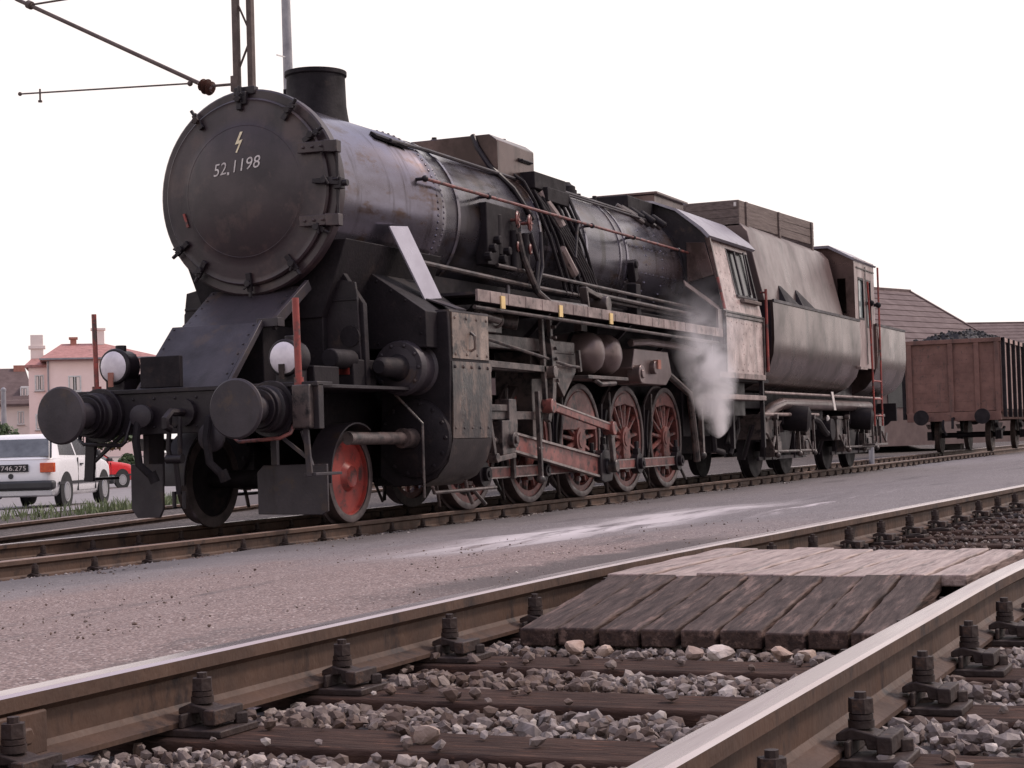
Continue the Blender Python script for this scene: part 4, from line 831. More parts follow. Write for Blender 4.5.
    for k in range(5):
        x = 2.6+1.65*k; b = B(); b.cyl((x, yr-.05, .37), (x, yr+.05, .37), .135, seg=22); b.cyl((x, yr+.05*s, .37), (x, yr+.10*s, .37), .075, seg=18); b.cyl((x, yr+.10*s, .37), (x, yr+.115*s, .37), .04, seg=6); b.box(x-.05, x+.05, yr-.04, yr+.04, .48, .57); b.cyl((x, yr, .56), (x, yr, .66), .03, seg=10)
        b.fin('rod_bearing', 'black', LO, bevel=.006)
cylinder_side(-1); cylinder_side(1)

# wheels: local axes, outer face towards -Y
def driver(cw):
    b = B(); b.cyl((0, -.075, 0), (0, .07, 0), .155, seg=26); b.cyl((0, -.085, 0), (0, -.06, 0), .10, seg=26)
    b.ring([(-.05, .56), (-.05, .635), (.05, .635), (.05, .56)], (0, 0, 0), (0, 1, 0), 56)
    for k in range(15):
        a = 2*PI*k/15+.1; d = Vector((math.cos(a), 0, math.sin(a))); t = Vector((-d.z, 0, d.x)); vs = []
        for r, hw, hy in ((.13, .034, .04), (.57, .024, .026)):
            vs += [d*r+t*hw*c+Vector((0, hy*e, 0)) for c, e in ((-1, 0), (-.55, -1), (.55, -1), (1, 0), (.55, 1), (-.55, 1))]
        b.add(vs, [(i, (i+1) % 6, 6+(i+1) % 6, 6+i) for i in range(6)])
    b.prism([(-.13, -.05), (.13, -.05), (.115, -.36), (.06, -.44), (-.06, -.44), (-.115, -.36)], 'XZ', -.07, .04)
    w_ = b.fin('driving_wheel', 'dred', None)
    b = B(); b.ring([(-.068, .63), (-.075, .65), (-.07, .695), (.045, .70), (.05, .728), (.075, .728), (.075, .63)], (0, 0, 0), (0, 1, 0), 64); b.fin('tyre', 'tyre', w_, local=True, smooth=30)
    a0 = R_(90-cw); a1 = R_(90+cw); n = 16; rin = .42 if cw < 50 else .02
    if cw < 50: poly = [(.60*math.cos(a), .60*math.sin(a)) for a in np.linspace(a0, a1, n)]+[(.60*math.cos(a1)*.98, .60*math.sin(a1)*.9), (0, .45), (.60*math.cos(a0)*.98, .60*math.sin(a0)*.9)]
    else: poly = [(.60*math.cos(a), .60*math.sin(a)) for a in np.linspace(a0, a1, 24)]
    b = B(); b.prism(poly, 'XZ', -.058, .03); b.fin('counterweight', 'dred', w_, local=True, bevel=.008)
    b = B(); b.cyl((0, -.30, -.33), (0, -.06, -.33), .07, seg=18); b.fin('crank_pin', 'black', w_, local=True)
    return w_
WP = driver(40); WB = driver(78)
def put(o, x, s, z): 
    return dup(o, LO, (x, -.752*-s, z), (0, 0, 0 if s < 0 else PI))
for s in (-1, 1):
    for k in range(5): put(WB if k == 2 else WP, 2.6+1.65*k, s, .70)
def kill(o):
    for c in list(o.children): kill(c)
    bpy.data.objects.remove(o)
kill(WP); kill(WB)
b = B(); b.lathe([(-.06, .08), (-.075, .10), (-.03, .14), (-.02, .25), (-.015, .34), (-.05, .345), (-.05, .37), (.05, .37), (.05, .1)], (0, 0, 0), (0, 1, 0), 40); lw = b.fin('leading_wheel', 'red', None)
b = B(); b.ring([(-.065, .355), (-.072, .37), (-.068, .42), (.045, .425), (.05, .455), (.075, .455), (.075, .355)], (0, 0, 0), (0, 1, 0), 56); b.fin('tyre', 'tyre', lw, local=True, smooth=30)
for s in (-1, 1):
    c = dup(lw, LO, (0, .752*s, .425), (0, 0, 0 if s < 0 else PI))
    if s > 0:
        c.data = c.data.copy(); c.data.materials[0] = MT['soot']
    b = B(); arc = [(.52*math.cos(a), .425+.50*math.sin(a)) for a in np.linspace(R_(185), R_(60), 16)]; arc2 = [(x*.97, .425+(z-.425)*.97) for x, z in reversed(arc)]
    b.prism(arc+arc2, 'XZ', *sorted((.66*s, .90*s))); b.fin('wheel_guard', 'grey', LO, smooth=50)
kill(lw)
for x, z, r in [(0, .425, .085)]+[(2.6+1.65*k, .70, .1) for k in range(5)]:
    b = B(); b.cyl((x, -.8, z), (x, .8, z), r, seg=16); b.fin('axle', 'soot', LO)
# brake blocks, springs, sanding pipes, ash pan
for s in (-1, 1):
    for k in range(5):
        x = 2.6+1.65*k; b = B(); arc = [(x+.77*math.cos(a), .7+.77*math.sin(a)) for a in np.linspace(R_(150), R_(205), 9)]; arc2 = [(x+(px_-x)*.93, .7+(pz_-.7)*.93) for px_, pz_ in reversed(arc)]; b.prism(arc+arc2, 'XZ', *sorted((.70*s, .80*s))); b.bar((x-.76, .75*s, 1.15), (x-.80, .75*s, .45), .05, .05); b.fin('brake_block', 'black', LO)
        b = B(); b.tube([(x-.55, .80*s, 1.3), (x-.72, .86*s, .9), (x-.78, .80*s, .35), (x-.62, .76*s, .06)], .017); b.fin('sanding_pipe', 'dusty', LO); b = B(); b.tube([(x+.86, .62*s, .5), (x+1.05, .75*s, .08)], .022); b.fin('sanding_pipe', 'dusty', LO)
        b = B()
        for q in range(6): b.box(x-.45+.05*q, x+.45-.05*q, *sorted((.54*s, .62*s)), 1.2-.022*q, 1.22-.022*q)
        b.fin('leaf_spring', 'soot', LO)
b = B()
for y in (-.45, .45): b.bar((1.2, y, .34), (10.0, y, .34), .05, .08)
for k in range(5): b.box(1.95+1.65*k, 2.05+1.65*k, -.72, .72, .36, .48); b.box(2.25+1.65*k, 2.95+1.65*k, -.42, .42, .42, .95)  # cross beams and inner blocks added to occlude light between the wheels
b.fin('brake_rigging_occluder', 'soot', LO)
b = B(); b.prism([(6.6, 2.2), (10.0, 2.2), (10.0, .55), (8.9, .55), (8.3, 1.5), (6.8, 1.5)], 'XZ', -.48, .48); b.box(6.5, 10.1, -.85, .85, 1.55, 2.4); b.fin('firebox', 'soot', LO, bevel=.01)
b = B(); b.box(1.9, 10.1, -.5, .5, .95, 1.2); b.box(2, 6.6, -.7, .7, 1.9, 2.45); b.fin('frame_stretcher', 'soot', LO)
# air reservoirs under the running board
for x in (5.47, 6.08):
    b = B(); b.lathe([(-1.30, .03), (-1.285, .12), (-1.25, .19), (-1.17, .245), (-1.06, .26), (-.5, .26)], (x, 0, 1.74), (0, 1, 0), 32); ar = b.fin('air_reservoir', 'tank', LO)
    B().ring([(0, .258), (0, .268), (.05, .268), (.05, .258)], (x, -.98, 1.74), (0, 1, 0), 32).fin('reservoir_band', 'black', ar)
    b = B(); b.lathe([(1.30, .03), (1.25, .19), (1.06, .26), (.5, .26)], (x, 0, 1.74), (0, 1, 0), 32); b.fin('air_reservoir', 'tank', LO)
b = B(); b.box(5.1, 6.5, -1.25, -.8, 1.42, 1.465); b.box(5.3, 5.5, -1.1, -1.0, 2.0, 2.15); b.tube([(5.4, -1.2, 1.42), (5.5, -1.25, 1.36), (6.0, -1.25, 1.38)], .03); b.fin('reservoir_bracket', 'dusty', LO, bevel=.008)
b = B(); b.prism([(6.95, 1.85), (8.3, 1.85), (8.45, 1.55), (8.2, 1.40), (7.0, 1.40), (6.85, 1.6)], 'XZ', -1.18, -.8); b.cyl((6.98, -1.1, 1.52), (6.98, -1.27, 1.52), .12, seg=20); b.cyl((6.98, -1.27, 1.52), (6.98, -1.29, 1.52), .06, seg=8); b.cyl((7.6, -1.15, 1.62), (7.6, -1.25, 1.62), .09); b.tube([(6.9, -1.15, 1.92), (7.4, -1.2, 1.95), (8.6, -1.2, 1.94), (9.8, -1.15, 1.9)], .05); pm = b.fin('injector', 'tank', LO, bevel=.03)
b = B(); b.box(7.62, 7.74, -1.27, -1.2, 1.6, 1.72); b.fin('brass_tag', 'brick', pm)
b = B(); b.tube([(8.7, -1.0, 1.6), (9.3, -1.15, 1.3), (9.5, -1.15, .6), (9.55, -1.15, .35)], .05); b.fin('overflow_pipe', 'dusty', LO)
b = B(); b.bar((9.95, -1.1, 1.1), (9.98, -1.1, .45), .06, .08); b.ball((9.98, -1.1, .43), .06); b.fin('rear_brake_hanger', 'dusty', LO)
# running boards
for s in (-1, 1):
    b = B(); b.box(1.62, 10.1, *sorted((.80*s, 1.40*s)), 2.185, 2.215); rb = b.fin('running_board', 'grey', LO)
    b = B(); b.box(1.60, 10.1, *sorted((1.40*s, 1.43*s)), 2.115, 2.235)
    for k in range(18): b.box(1.9+.46*k, 1.925+.46*k, *sorted((1.43*s, 1.436*s)), 2.118, 2.23)
    b.fin('edge_strip', 'edge', rb, bevel=.004)
    b = B(); b.tube([(1.62, 1.38*s, 2.06), (10.0, 1.38*s, 2.03)], .022); b.fin('edge_pipe', 'dusty', rb)
    for x in (2.20, 3.80, 5.42):
        b = B(); b.box(x-.05, x+.05, *sorted((1.432*s, 1.445*s)), 2.07, 2.20); b.fin('yellow_plate', 'yellow', rb)
    for x in (2.0, 3.9, 4.35, 6.6, 8.5): b = B(); b.bar((x, 1.3*s, 2.18), (x, .9*s, 1.8), .05, .05, (1, 0, 0)); b.box(x-.03, x+.03, *sorted((.62*s, 1.36*s)), 2.12, 2.18); b.fin('board_bracket', 'black', rb)
    b = B(); b.slab([(.66, .93*s, 2.80), (1.00, .955*s, 2.83), (1.30, 1.16*s, 2.13), (.96, 1.14*s, 2.10)], .02);  b.fin('stepped_plate', 'plate', LO, bevel=.004); b = B(); b.slab([(.98, 1.15*s, 2.105), (1.30, 1.16*s, 2.105), (1.22, 1.47*s, 1.99), (.98, 1.47*s, 1.99)], .015); b.fin('corner_plate', 'grey', LO)
b = B(); b.bar((3.78, -1.2, 2.1), (3.86, -1.2, 1.0), .05, .06); b.bar((4.02, -1.2, 2.1), (4.1, -1.2, 1.3), .05, .06)
for k in range(6): b.cyl((4.03+.012*k, -1.22, 1.98-.12*k), (4.03+.012*k, -1.28, 1.98-.12*k), .02, seg=8)
b.fin('reach_rod_hanger', 'dusty', LO, bevel=.006)
b = B(); b.tube([(2.0, -1.25, 2.02), (2.05, -1.25, 1.85), (2.1, -1.25, 1.78), (4.6, -1.2, 1.56), (4.95, -1.2, 1.55)], .02); b.bar((4.9, -1.2, 1.75), (4.95, -1.2, 1.5), .04, .05); b.fin('reversing_rod', 'dusty', LO)
b = B(); b.cyl((1.95, -1.25, 2.02), (2.5, -1.25, 1.98), .045); b.ring([(-.02, .07), (0, .09), (.02, .07), (0, .05)], (2.55, -1.2, 1.98), (1, .3, 0), 14); b.box(2.3, 2.7, -1.2, -1.1, 1.85, 2.0); b.fin('lubricator', 'dusty', LO, bevel=.006); b = B(); b.cyl((3.0, -1.0, 2.02), (3.12, -1.2, 1.98), .08); b.fin('oil_pot', 'dusty', LO, bevel=.006)

# ---------------- cab
CS = [(1.44, 1.58), (1.44, 2.50), (1.21, 3.58)]                      # half section (y, z)
ROOF = [(-1.30, 3.585), (-1.20, 3.70), (-.81, 4.01), (-.45, 4.15), (0, 4.20), (.45, 4.15), (.81, 4.01), (1.20, 3.70), (1.30, 3.585)]
XC0, XC1 = 10.12, 12.2
def onside(x, t, s=-1, off=0):                                       # point on the inclined upper side, t = 0..1
    return Vector((x, s*(1.44-(1.44-1.21)*t+off), 2.50+(3.58-2.50)*t))
b = B(); b.prism([(y, z) for y, z in ROOF]+[(y*.97, z-.03) for y, z in reversed(ROOF)], 'YZ', XC0-.10, XC1+.25); b.fin('cab_roof', 'roof', LO, smooth=25)
b = B(); b.lathe([(0, .02)], (0, 0, 0)) if False else None
b = B(); b.box(10.2, 11.6, -.42, .42, 4.10, 4.28); b.box(10.15, 11.65, -.48, .48, 4.27, 4.31); b.fin('roof_ventilator', 'tender', LO, bevel=.01)
b = B(); b.prism([(-1.44, 1.62), (-1.44, 2.5), (-1.21, 3.58), (-.81, 3.99), (-.45, 4.13), (0, 4.18), (.45, 4.13), (.81, 3.99), (1.21, 3.58), (1.44, 2.5), (1.44, 1.62)], 'YZ', XC0, XC0+.02); b.fin('cab_front', 'black', LO)
for s in (-1, 1):
    nrm = Vector((0, s*(3.58-2.5), .23)).normalized()
    def patch(x0, x1, t0, t1, off=.0, th=.02): 
        return [onside(x0, t0, s, off), onside(x1, t0, s, off), onside(x1, t1, s, off), onside(x0, t1, s, off)], th
    b = B()
    for x0, x1, t0, t1 in ((10.14, 11.0, 0, 1), (11.0, 12.2, 0, .24), (11.0, 12.2, .92, 1)):
        q, th = patch(x0, x1, t0, t1); b.slab(q, th, nrm)
    for x in np.arange(10.25, 11.0, .22):
        for t in (.08, .3, .55, .8, .95): b.rivet(onside(x, t, s), nrm, .012)
    for x in np.arange(11.0, 12.2, .2): b.rivet(onside(x, .16, s), nrm, .012)
    cs = b.fin('cab_side', 'cab', LO)
    b = B(); q, th = patch(11.0, 12.18, .24, .92, -.06, .01); b.slab(q, th, nrm); b.fin('dark_opening_pane', 'glass', cs)  # dark pane painted in for the unlit interior behind the open window
    b = B(); b.bar(onside(11.52, .24, s, -.02), onside(11.52, .92, s, -.02), .05, .03, (1, 0, 0)); b.bar(onside(11.0, .25, s, .01), onside(12.04, .25, s, .01), .05, .03, (0, 1, 0)); b.bar(onside(11.02, .24, s, -.01), onside(11.02, .92, s, -.01), .04, .03, (1, 0, 0)); b.bar(onside(11.75, .3, s, .03), onside(11.62, .9, s, .10), .04, .02, (1, 0, 0)); b.fin('window_frame', 'grey', cs)
    b = B(); b.box(11.15, 12.1, *sorted((1.40*s, 1.47*s)), 2.68, 2.735); b.fin('arm_rest', 'plank', cs, bevel=.01)
    b = B(); b.bar(onside(12.17, .24, s, -.015), onside(12.17, .92, s, -.015), .05, .025, (1, 0, 0)); b.fin('rear_post', 'black', cs); b = B(); b.box(10.14, 12.2, *sorted((1.41*s, 1.445*s)), 1.60, 2.42)
    for x in np.arange(10.22, 12.2, .27):
        for z in (1.66, 2.36): b.rivet((x, 1.445*s, z), (0, s, 0), .014)
    for z in np.arange(1.75, 2.35, .15):
        for x in (10.22, 11.1, 12.12): b.rivet((x, 1.445*s, z), (0, s, 0), .012)
    b.fin('lower_panel', 'cab', LO)
    b = B(); b.box(10.12, 12.22, *sorted((1.41*s, 1.465*s)), 2.43, 2.47); b.box(10.12, 12.22, *sorted((1.41*s, 1.46*s)), 2.485, 2.51); b.bar((10.15, 1.45*s, 1.6), (10.15, 1.455*s, 2.5), .03, .03); b.bar((12.19, 1.45*s, 1.6), (12.19, 1.455*s, 2.5), .04, .03); b.fin('panel_strip', 'dusty', LO)
    for z0, z1 in ((1.53, 1.615), (1.22, 1.295)):
        b = B(); b.box(9.75, 12.2, *sorted((1.2*s, 1.47*s)), z0, z1); b.fin('cab_step', 'edge', LO, bevel=.008)
    b = B(); b.bar((9.9, 1.3*s, 2.1), (9.9, 1.3*s, 1.2), .05, .06); b.bar((12.1, 1.42*s, 1.6), (12.12, 1.42*s, .5), .06, .06); b.bar((11.2, 1.2*s, 1.25), (11.2, 1.2*s, .5), .06, .08); b.tube([(10.5, 1.3*s, 1.5), (10.8, 1.36*s, 1.42), (10.9, 1.36*s, 1.25)], .02); b.box(10.3, 12.1, *sorted((.8*s, 1.15*s)), 1.0, 1.5); b.fin('step_hanger', 'black', LO)
    b = B(); b.tube([(12.28, 1.49*s, 1.66), (12.28, 1.49*s, 2.95)], .022); b.cyl((12.28, 1.40*s, 1.7), (12.28, 1.5*s, 1.7), .016); b.cyl((12.28, 1.40*s, 2.9), (12.28, 1.5*s, 2.9), .016); b.fin('cab_handrail', 'red', LO)
    b = B(); b.tube([(10.08, 1.47*s, 2.52), (10.08, 1.38*s, 2.98)], .022); b.fin('cab_grab_rail', 'red', LO)
    # front windscreen with hood, sloping sheets in front of the cab
    b = B(); b.slab([(10.09, .92*s, 3.52), (10.09, 1.20*s, 3.50), (10.09, 1.32*s, 3.02), (10.09, .92*s, 2.93)][::(1 if s < 0 else -1)], .03, (-1, 0, 0)); b.fin('front_window', 'tender', LO, bevel=.006)
    b = B(); b.slab([(10.10, 1.20*s, 3.58), (10.10, 1.27*s, 3.58), (10.10, 1.48*s, 2.50), (10.10, 1.36*s, 2.88)], .05, (-1, 0, 0)); b.fin('cab_edge_sheet', 'tender', LO)
    b = B(); b.bar((9.38, 1.10*s, 2.86), (10.06, 1.40*s, 2.52), .12, .02, (0, .55, .83)); b.box(9.88, 10.10, *sorted((1.40*s, 1.43*s)), 2.24, 2.51); b.fin('sheet_edge', 'tank', LO)
b = B(); b.box(10.1, 12.6, -1.40, 1.40, 1.5, 1.56); b.box(10.15, 12.2, -1.35, -1.30, 1.6, 1.7); b.fin('cab_floor', 'soot', LO)
b = B(); b.box(10.2, 12.4, -.75, .75, .7, 1.5); b.cyl((10.6, -1.0, 1.0), (11.8, -1.0, 1.0), .12); b.tube([(10.6, -1.05, 1.5), (10.5, -1.1, 1.0), (10.55, -1.1, .5), (11.0, -1.1, .45)], .05); b.tube([(11.4, -1.05, 1.4), (11.5, -1.1, .9), (11.2, -1.1, .55)], .05); b.tube([(11.9, -1.05, 1.3), (12.0, -1.05, .8), (11.7, -1.0, .4)], .045); b.fin('drag_box', 'soot', LO, bevel=.01)

# ------------------------------------------------------------------ tender
TX = 17.0
TE = thing('locomotive_tender', (TX, 0, 0), 'rounded tub tender with a boarded coal box and guard cabin, coupled behind the black engine', 'tender')
ZU = 1.36
def tub(x0, x1, name, caps=True):
    half = [(1.47, 2.82), (1.48, 2.5), (1.478, 2.2), (1.455, 1.97), (1.38, 1.74), (1.22, 1.55), (.95, 1.42), (.5, 1.35), (0, 1.33)]
    sec = half+[(-y, z) for y, z in reversed(half[:-1])]
    b = B(); n = len(sec); b.add([(x, y, z) for x in (x0, x1) for y, z in sec], [tuple(range(n)), tuple(reversed(range(n, 2*n)))]+[(i, i+1, n+i+1, n+i) for i in range(n-1)]+[(n-1, 0, n, 2*n-1)])
    return b.fin(name, 'tender', TE, smooth=40)
t1 = tub(12.75, 19.05, 'water_tank')
b = B(); b.box(12.76, 19.05, -1.49, -1.455, 2.785, 2.83); b.box(12.76, 19.05, 1.455, 1.49, 2.785, 2.83); b.fin('tank_rim', 'grey', t1)
# darker front end sheet
half = [(1.43, 2.78), (1.44, 2.5), (1.435, 2.2), (1.41, 1.98), (1.34, 1.76), (1.18, 1.58), (.92, 1.45), (0, 1.36)]
b = B(); b.prism(half+[(-y, z) for y, z in reversed(half[:-1])], 'YZ', 12.735, 12.745); b.fin('tank_front_sheet', 'black', TE)
t2 = tub(20.55, 23.5, 'rear_water_tank'); b = B(); b.box(20.55, 23.5, -1.49, -1.455, 2.785, 2.83); b.fin('tank_rim', 'grey', t2)
b = B(); b.box(19.05, 20.55, -.95, .95, 1.36, 2.8); b.fin('tank_middle', 'black', TE)
# coal bunker: sloping shoulders
def sec_prism(pts, x0, x1, name, mat, **k): b = B(); b.prism(pts+[(-y, z) for y, z in reversed(pts)], 'YZ', x0, x1); return b.fin(name, mat, TE, **k)
bk = sec_prism([(1.28, 2.80), (1.02, 3.96), (.90, 4.10)], 13.0, 18.6, 'coal_bunker', 'tank', bevel=.012)
for x in (13.9, 15.0):                                               # triangular gussets behind the tank rim
    b = B(); b.add([(x, -1.42, 2.80), (x+1.0, -1.42, 2.80), (x+.3, -1.16, 3.22), (x, -1.24, 2.80), (x+1.0, -1.24, 2.80)], [(0, 1, 2), (0, 2, 3), (1, 4, 2), (3, 2, 4), (0, 3, 4, 1)]); b.fin('gusset', 'soot', bk)
    b = B(); b.add([(x, 1.42, 2.80), (x+1.0, 1.42, 2.80), (x+.3, 1.16, 3.22), (x, 1.24, 2.80), (x+1.0, 1.24, 2.80)], [(0, 1, 2), (0, 2, 3), (1, 4, 2), (3, 2, 4), (0, 3, 4, 1)]); b.fin('gusset', 'soot', bk)
# wooden coal boards
bx = B()
for s in (-1, 1):
    for k in range(3): bx.bar((13.02, .88*s, 4.155+k*.125), (18.0, .88*s, 4.155+k*.125+.10+.02*k), .04, .135)
    for x in (13.35, 15.4, 17.75): bx.box(x, x+.10, *sorted((.90*s, .93*s)), 4.05, 4.47+.027*(x-13))
for k in range(3): bx.box(13.0, 13.04, -.9, .9, 4.06+k*.139, 4.06+k*.139+.137)
for k in range(3): bx.box(17.96, 18.0, -.86, .86, 4.09+k*.165, 4.09+k*.165+.163)
bx.fin('coal_boards', 'plank', TE, bevel=.006)
b = B(); b.box(12.985, 13.0, -.86, -.82, 4.37, 4.44); b.fin('board_tag', 'white', TE)
# guard's cabin
cab = B()
cs_ = [(1.40, 1.95), (1.42, 2.75), (1.39, 3.98)]
def cabin_panel(x0, x1, z0, z1, th=.03): cab.box(x0, x1, -1.42, -1.42+th, z0, z1)
cabin_panel(18.95, 19.25, 1.92, 4.02); cabin_panel(19.25, 19.75, 1.92, 2.85); cabin_panel(19.25, 19.75, 3.66, 4.02); cabin_panel(19.75, 20.0, 1.92, 4.02)
cabin_panel(20.0, 20.42, 1.92, 2.72); cabin_panel(20.0, 20.42, 3.66, 4.02); cabin_panel(20.42, 20.75, 1.92, 4.02)
cab.box(18.95, 20.75, 1.39, 1.42, 1.92, 4.02); cab.box(20.72, 20.75, -1.39, 1.39, 2.8, 4.02)
cb = cab.fin('guard_cabin', 'cabin', TE, bevel=.004)
f_ = B()                                                            # front wall with a window opening
f_.box(18.92, 18.95, -1.42, 1.42, 2.7, 2.95); f_.box(18.92, 18.95, -1.42, -1.26, 2.95, 3.62); f_.box(18.92, 18.95, -1.10, 1.42, 2.95, 3.62); f_.prism([(-1.42, 3.62), (-1.42, 3.98), (-.95, 4.22), (.95, 4.22), (1.42, 3.98), (1.42, 3.62)], 'YZ', 18.92, 18.95); f_.fin('cabin_front', 'tender', TE)
b = B(); b.prism([(-1.46, 3.98), (-.97, 4.26), (.97, 4.26), (1.46, 3.98), (1.43, 3.95), (.95, 4.21), (-.95, 4.21), (-1.43, 3.95)], 'YZ', 18.85, 20.85); b.fin('cabin_roof', 'roof', TE, smooth=20)
for x0, x1, z0, z1 in ((19.25, 19.75, 2.85, 3.66), (20.0, 20.42, 2.72, 3.66)):
    b = B(); b.box(x0+.045, x1-.045, -1.395, -1.385, z0+.04, z1-.04); b.fin('cabin_window', 'paneglass', cb)
    b = B(); b.box(x0, x0+.045, -1.425, -1.38, z0, z1); b.box(x1-.045, x1, -1.425, -1.38, z0, z1); b.box(x0+.045, x1-.045, -1.425, -1.38, z0, z0+.04); b.box(x0+.045, x1-.045, -1.425, -1.38, z1-.04, z1); b.fin('window_frame', 'black', cb)
b = B()
for x, z in ((20.05, 3.2), (20.7, 3.2)): b.ball((x, -1.50, z), .06); b.cyl((x, -1.42, z), (x, -1.52, z), .03)
b.fin('cabin_lamp', 'soot', TE)
b = B(); b.box(19.1, 20.7, -1.44, -1.425, 3.83, 3.85); b.bar((19.88, -1.435, 2.0), (19.88, -1.435, 3.9), .03, .012, (1, 0, 0)); b.fin('cabin_beading', 'dusty', TE)
b = B(); b.box(18.9, 19.5, -1.5, -1.40, 1.88, 1.93); b.fin('cabin_sill', 'edge', TE)
# ladder and hand rails
b = B(); b.tube([(19.75, -1.50, 3.6), (19.9, -1.50, 2.6), (20.0, -1.50, .80)], .02); b.tube([(20.75, -1.50, 3.95), (20.75, -1.50, 2.6), (20.72, -1.50, .80)], .02)
for z in (1.0, 1.33, 1.68): b.tube([(20.0, -1.50, z), (20.72, -1.50, z)], .015)
b.fin('ladder', 'red', TE)
b = B(); b.box(19.7, 20.95, -1.55, -1.30, .42, .46); b.bar((20.0, -1.45, .8), (20.0, -1.45, .42), .04, .04); b.bar((20.7, -1.45, .8), (20.7, -1.45, .42), .04, .04); b.fin('step_board', 'dusty', TE, bevel=.006)
# underframe
b = B(); b.box(12.7, 23.2, -.9, .9, 1.12, 1.38); b.box(23.15, 23.25, -1.3, 1.3, .9, 1.28); b.fin('underframe', 'soot', TE, bevel=.01)
b = B(); b.tube([(12.6, -1.32, 1.36), (21.4, -1.32, 1.36)], .022); b.tube([(12.9, -1.2, 1.02), (16.6, -1.2, 1.02)], .03); b.fin('tender_pipe', 'edge', TE)
b = B(); b.cyl((14.4, -1.12, 1.2), (21.2, -1.12, 1.2), .10); b.tube([(14.4, -1.12, 1.2), (13.8, -1.12, 1.12), (13.2, -1.1, .95)], .10, 12); b.fin('suction_pipe', 'tank', TE)
for s in (-1, 1):
    b = B(); b.cyl((23.25, .875*s, 1.04), (23.6, .875*s, 1.04), .12); b.lathe([(0, .12), (.03, .25), (.06, .24)], (23.6, .875*s, 1.04), (1, 0, 0), 28); b.fin('tender_buffer', 'black', TE)
b = B(); b.slab([(17.0, -1.36, 1.43), (17.16, -1.36, 1.43), (17.36, -1.36, 1.10), (17.2, -1.36, 1.10)], .01, (0, -1, 0)); b.fin('white_board', 'white', TE)
b = B(); b.ball((17.25, -1.22, .93), .07, 1.1, .5, 1.2); b.fin('white_disc', 'white', TE)
# bogies
def bogie(xc):
    b = B(); bo = None
    for s in (-1, 1):
        y = 1.02*s
        b.box(xc-1.55, xc+1.55, y-.03, y+.03, .74, .86); b.box(xc-1.55, xc+1.55, y-.025, y+.025, .28, .34)
        for x in (-.98, .98):
            for d in (-.26, .26): b.box(xc+x+d-.04, xc+x+d+.04, y-.04, y+.04, .28, .80)
        b.prism([(xc-.55, .74), (xc-.3, .42), (xc+.3, .42), (xc+.55, .74)], 'XZ', y-.04, y+.04); b.box(xc-.2, xc+.2, y-.08, y+.08, .86, 1.14)
    b.box(xc-.15, xc+.15, -1.0, 1.0, .6, 1.1); b.box(xc-1.5, xc+1.5, -.62, .62, .42, 1.1); bo = b.fin('bogie_frame', 'black', TE, bevel=.008)  # wide inner box added as dark backing behind the bogie wheels
    for s in (-1, 1):
        for x in (-.98, .98):
            q = B(); q.box(xc+x-.21, xc+x+.21, *sorted((1.0*s, 1.2*s)), .33, .66); q.box(xc+x-.16, xc+x+.16, *sorted((1.2*s, 1.23*s)), .38, .58); q.bar((xc+x, 1.18*s, .66), (xc+x, 1.18*s, 1.0), .05, .06); q.fin('axle_box', 'dusty', bo, bevel=.015)
            q = B()
            for j in range(7): q.box(xc+x-.46+.06*j, xc+x+.46-.06*j, *sorted((1.05*s, 1.16*s)), .90-.024*j, .92-.024*j)
            q.bar((xc+x-.46, 1.1*s, .9), (xc+x-.46, 1.1*s, .7), .04, .04); q.bar((xc+x+.46, 1.1*s, .9), (xc+x+.46, 1.1*s, .7), .04, .04); q.fin('bogie_spring', 'dusty', bo)
            q = B(); q.lathe([(-.08, .1), (-.06, .38), (-.07, .40), (-.07, .50), (.045, .505), (.05, .533), (.075, .533), (.075, .1)], (xc+x, .752*s, .505), (0, -s if False else 1, 0) if s < 0 else (0, -1, 0), 36); q.fin('bogie_wheel', 'soot', bo)
            q = B(); q.cyl((xc+x-.75, 1.0*s, .85), (xc+x-.62, .8*s, .35), .04); q.box(xc+x-.66, xc+x-.58, *sorted((.70*s, .82*s)), .3, .65); q.fin('brake_shoe', 'black', bo)
        q = B(); q.lathe([(0, .20), (.03, .22), (.45, .22), (.5, .12)], (xc+.05, 1.0*s, .98), (.2, s, -.1), 18); q.fin('bogie_spring_pot', 'soot', bo)
    for x in (-.98, .98): q = B(); q.cyl((xc+x, -1.0, .505), (xc+x, 1.0, .505), .08); q.fin('axle', 'soot', bo)
bogie(14.75); bogie(19.8)
for x, w_, z0, z1 in ((13.3, .5, .62, 1.02), (15.9, .35, .5, .95), (18.35, .4, .55, 1.0), (21.2, .45, .5, 1.0), (22.2, .5, .6, 1.05)):
    b = B(); b.box(x-w_/2, x+w_/2, -1.18, -.72, z0, z1); b.box(x-w_/2-.02, x+w_/2+.02, -1.2, -.7, z1-.06, z1); b.tube([(x-w_/2, -1.22, z0+.1), (x, -1.25, z0-.12), (x+w_/2, -1.22, z0+.05)], .022); b.fin('tool_box', 'dusty', TE, bevel=.015)
for x in (13.55, 15.0, 16.05, 18.75, 20.1, 21.3):
    b = B(); b.bar((x, -1.24, 1.0), (x+.06, -1.24, .35), .035, .04); b.ball((x+.06, -1.24, .36), .05); b.cyl((x, -1.2, .98), (x, -1.28, .98), .045); b.fin('brake_lever', 'dusty', TE)
b = B(); b.tube([(13.4, -1.23, .42), (16.2, -1.23, .40)], .025); b.fin('brake_rod', 'dusty', TE)
b = B(); b.tube([(18.5, -1.23, .42), (21.5, -1.23, .40)], .025); b.fin('brake_rod', 'dusty', TE)
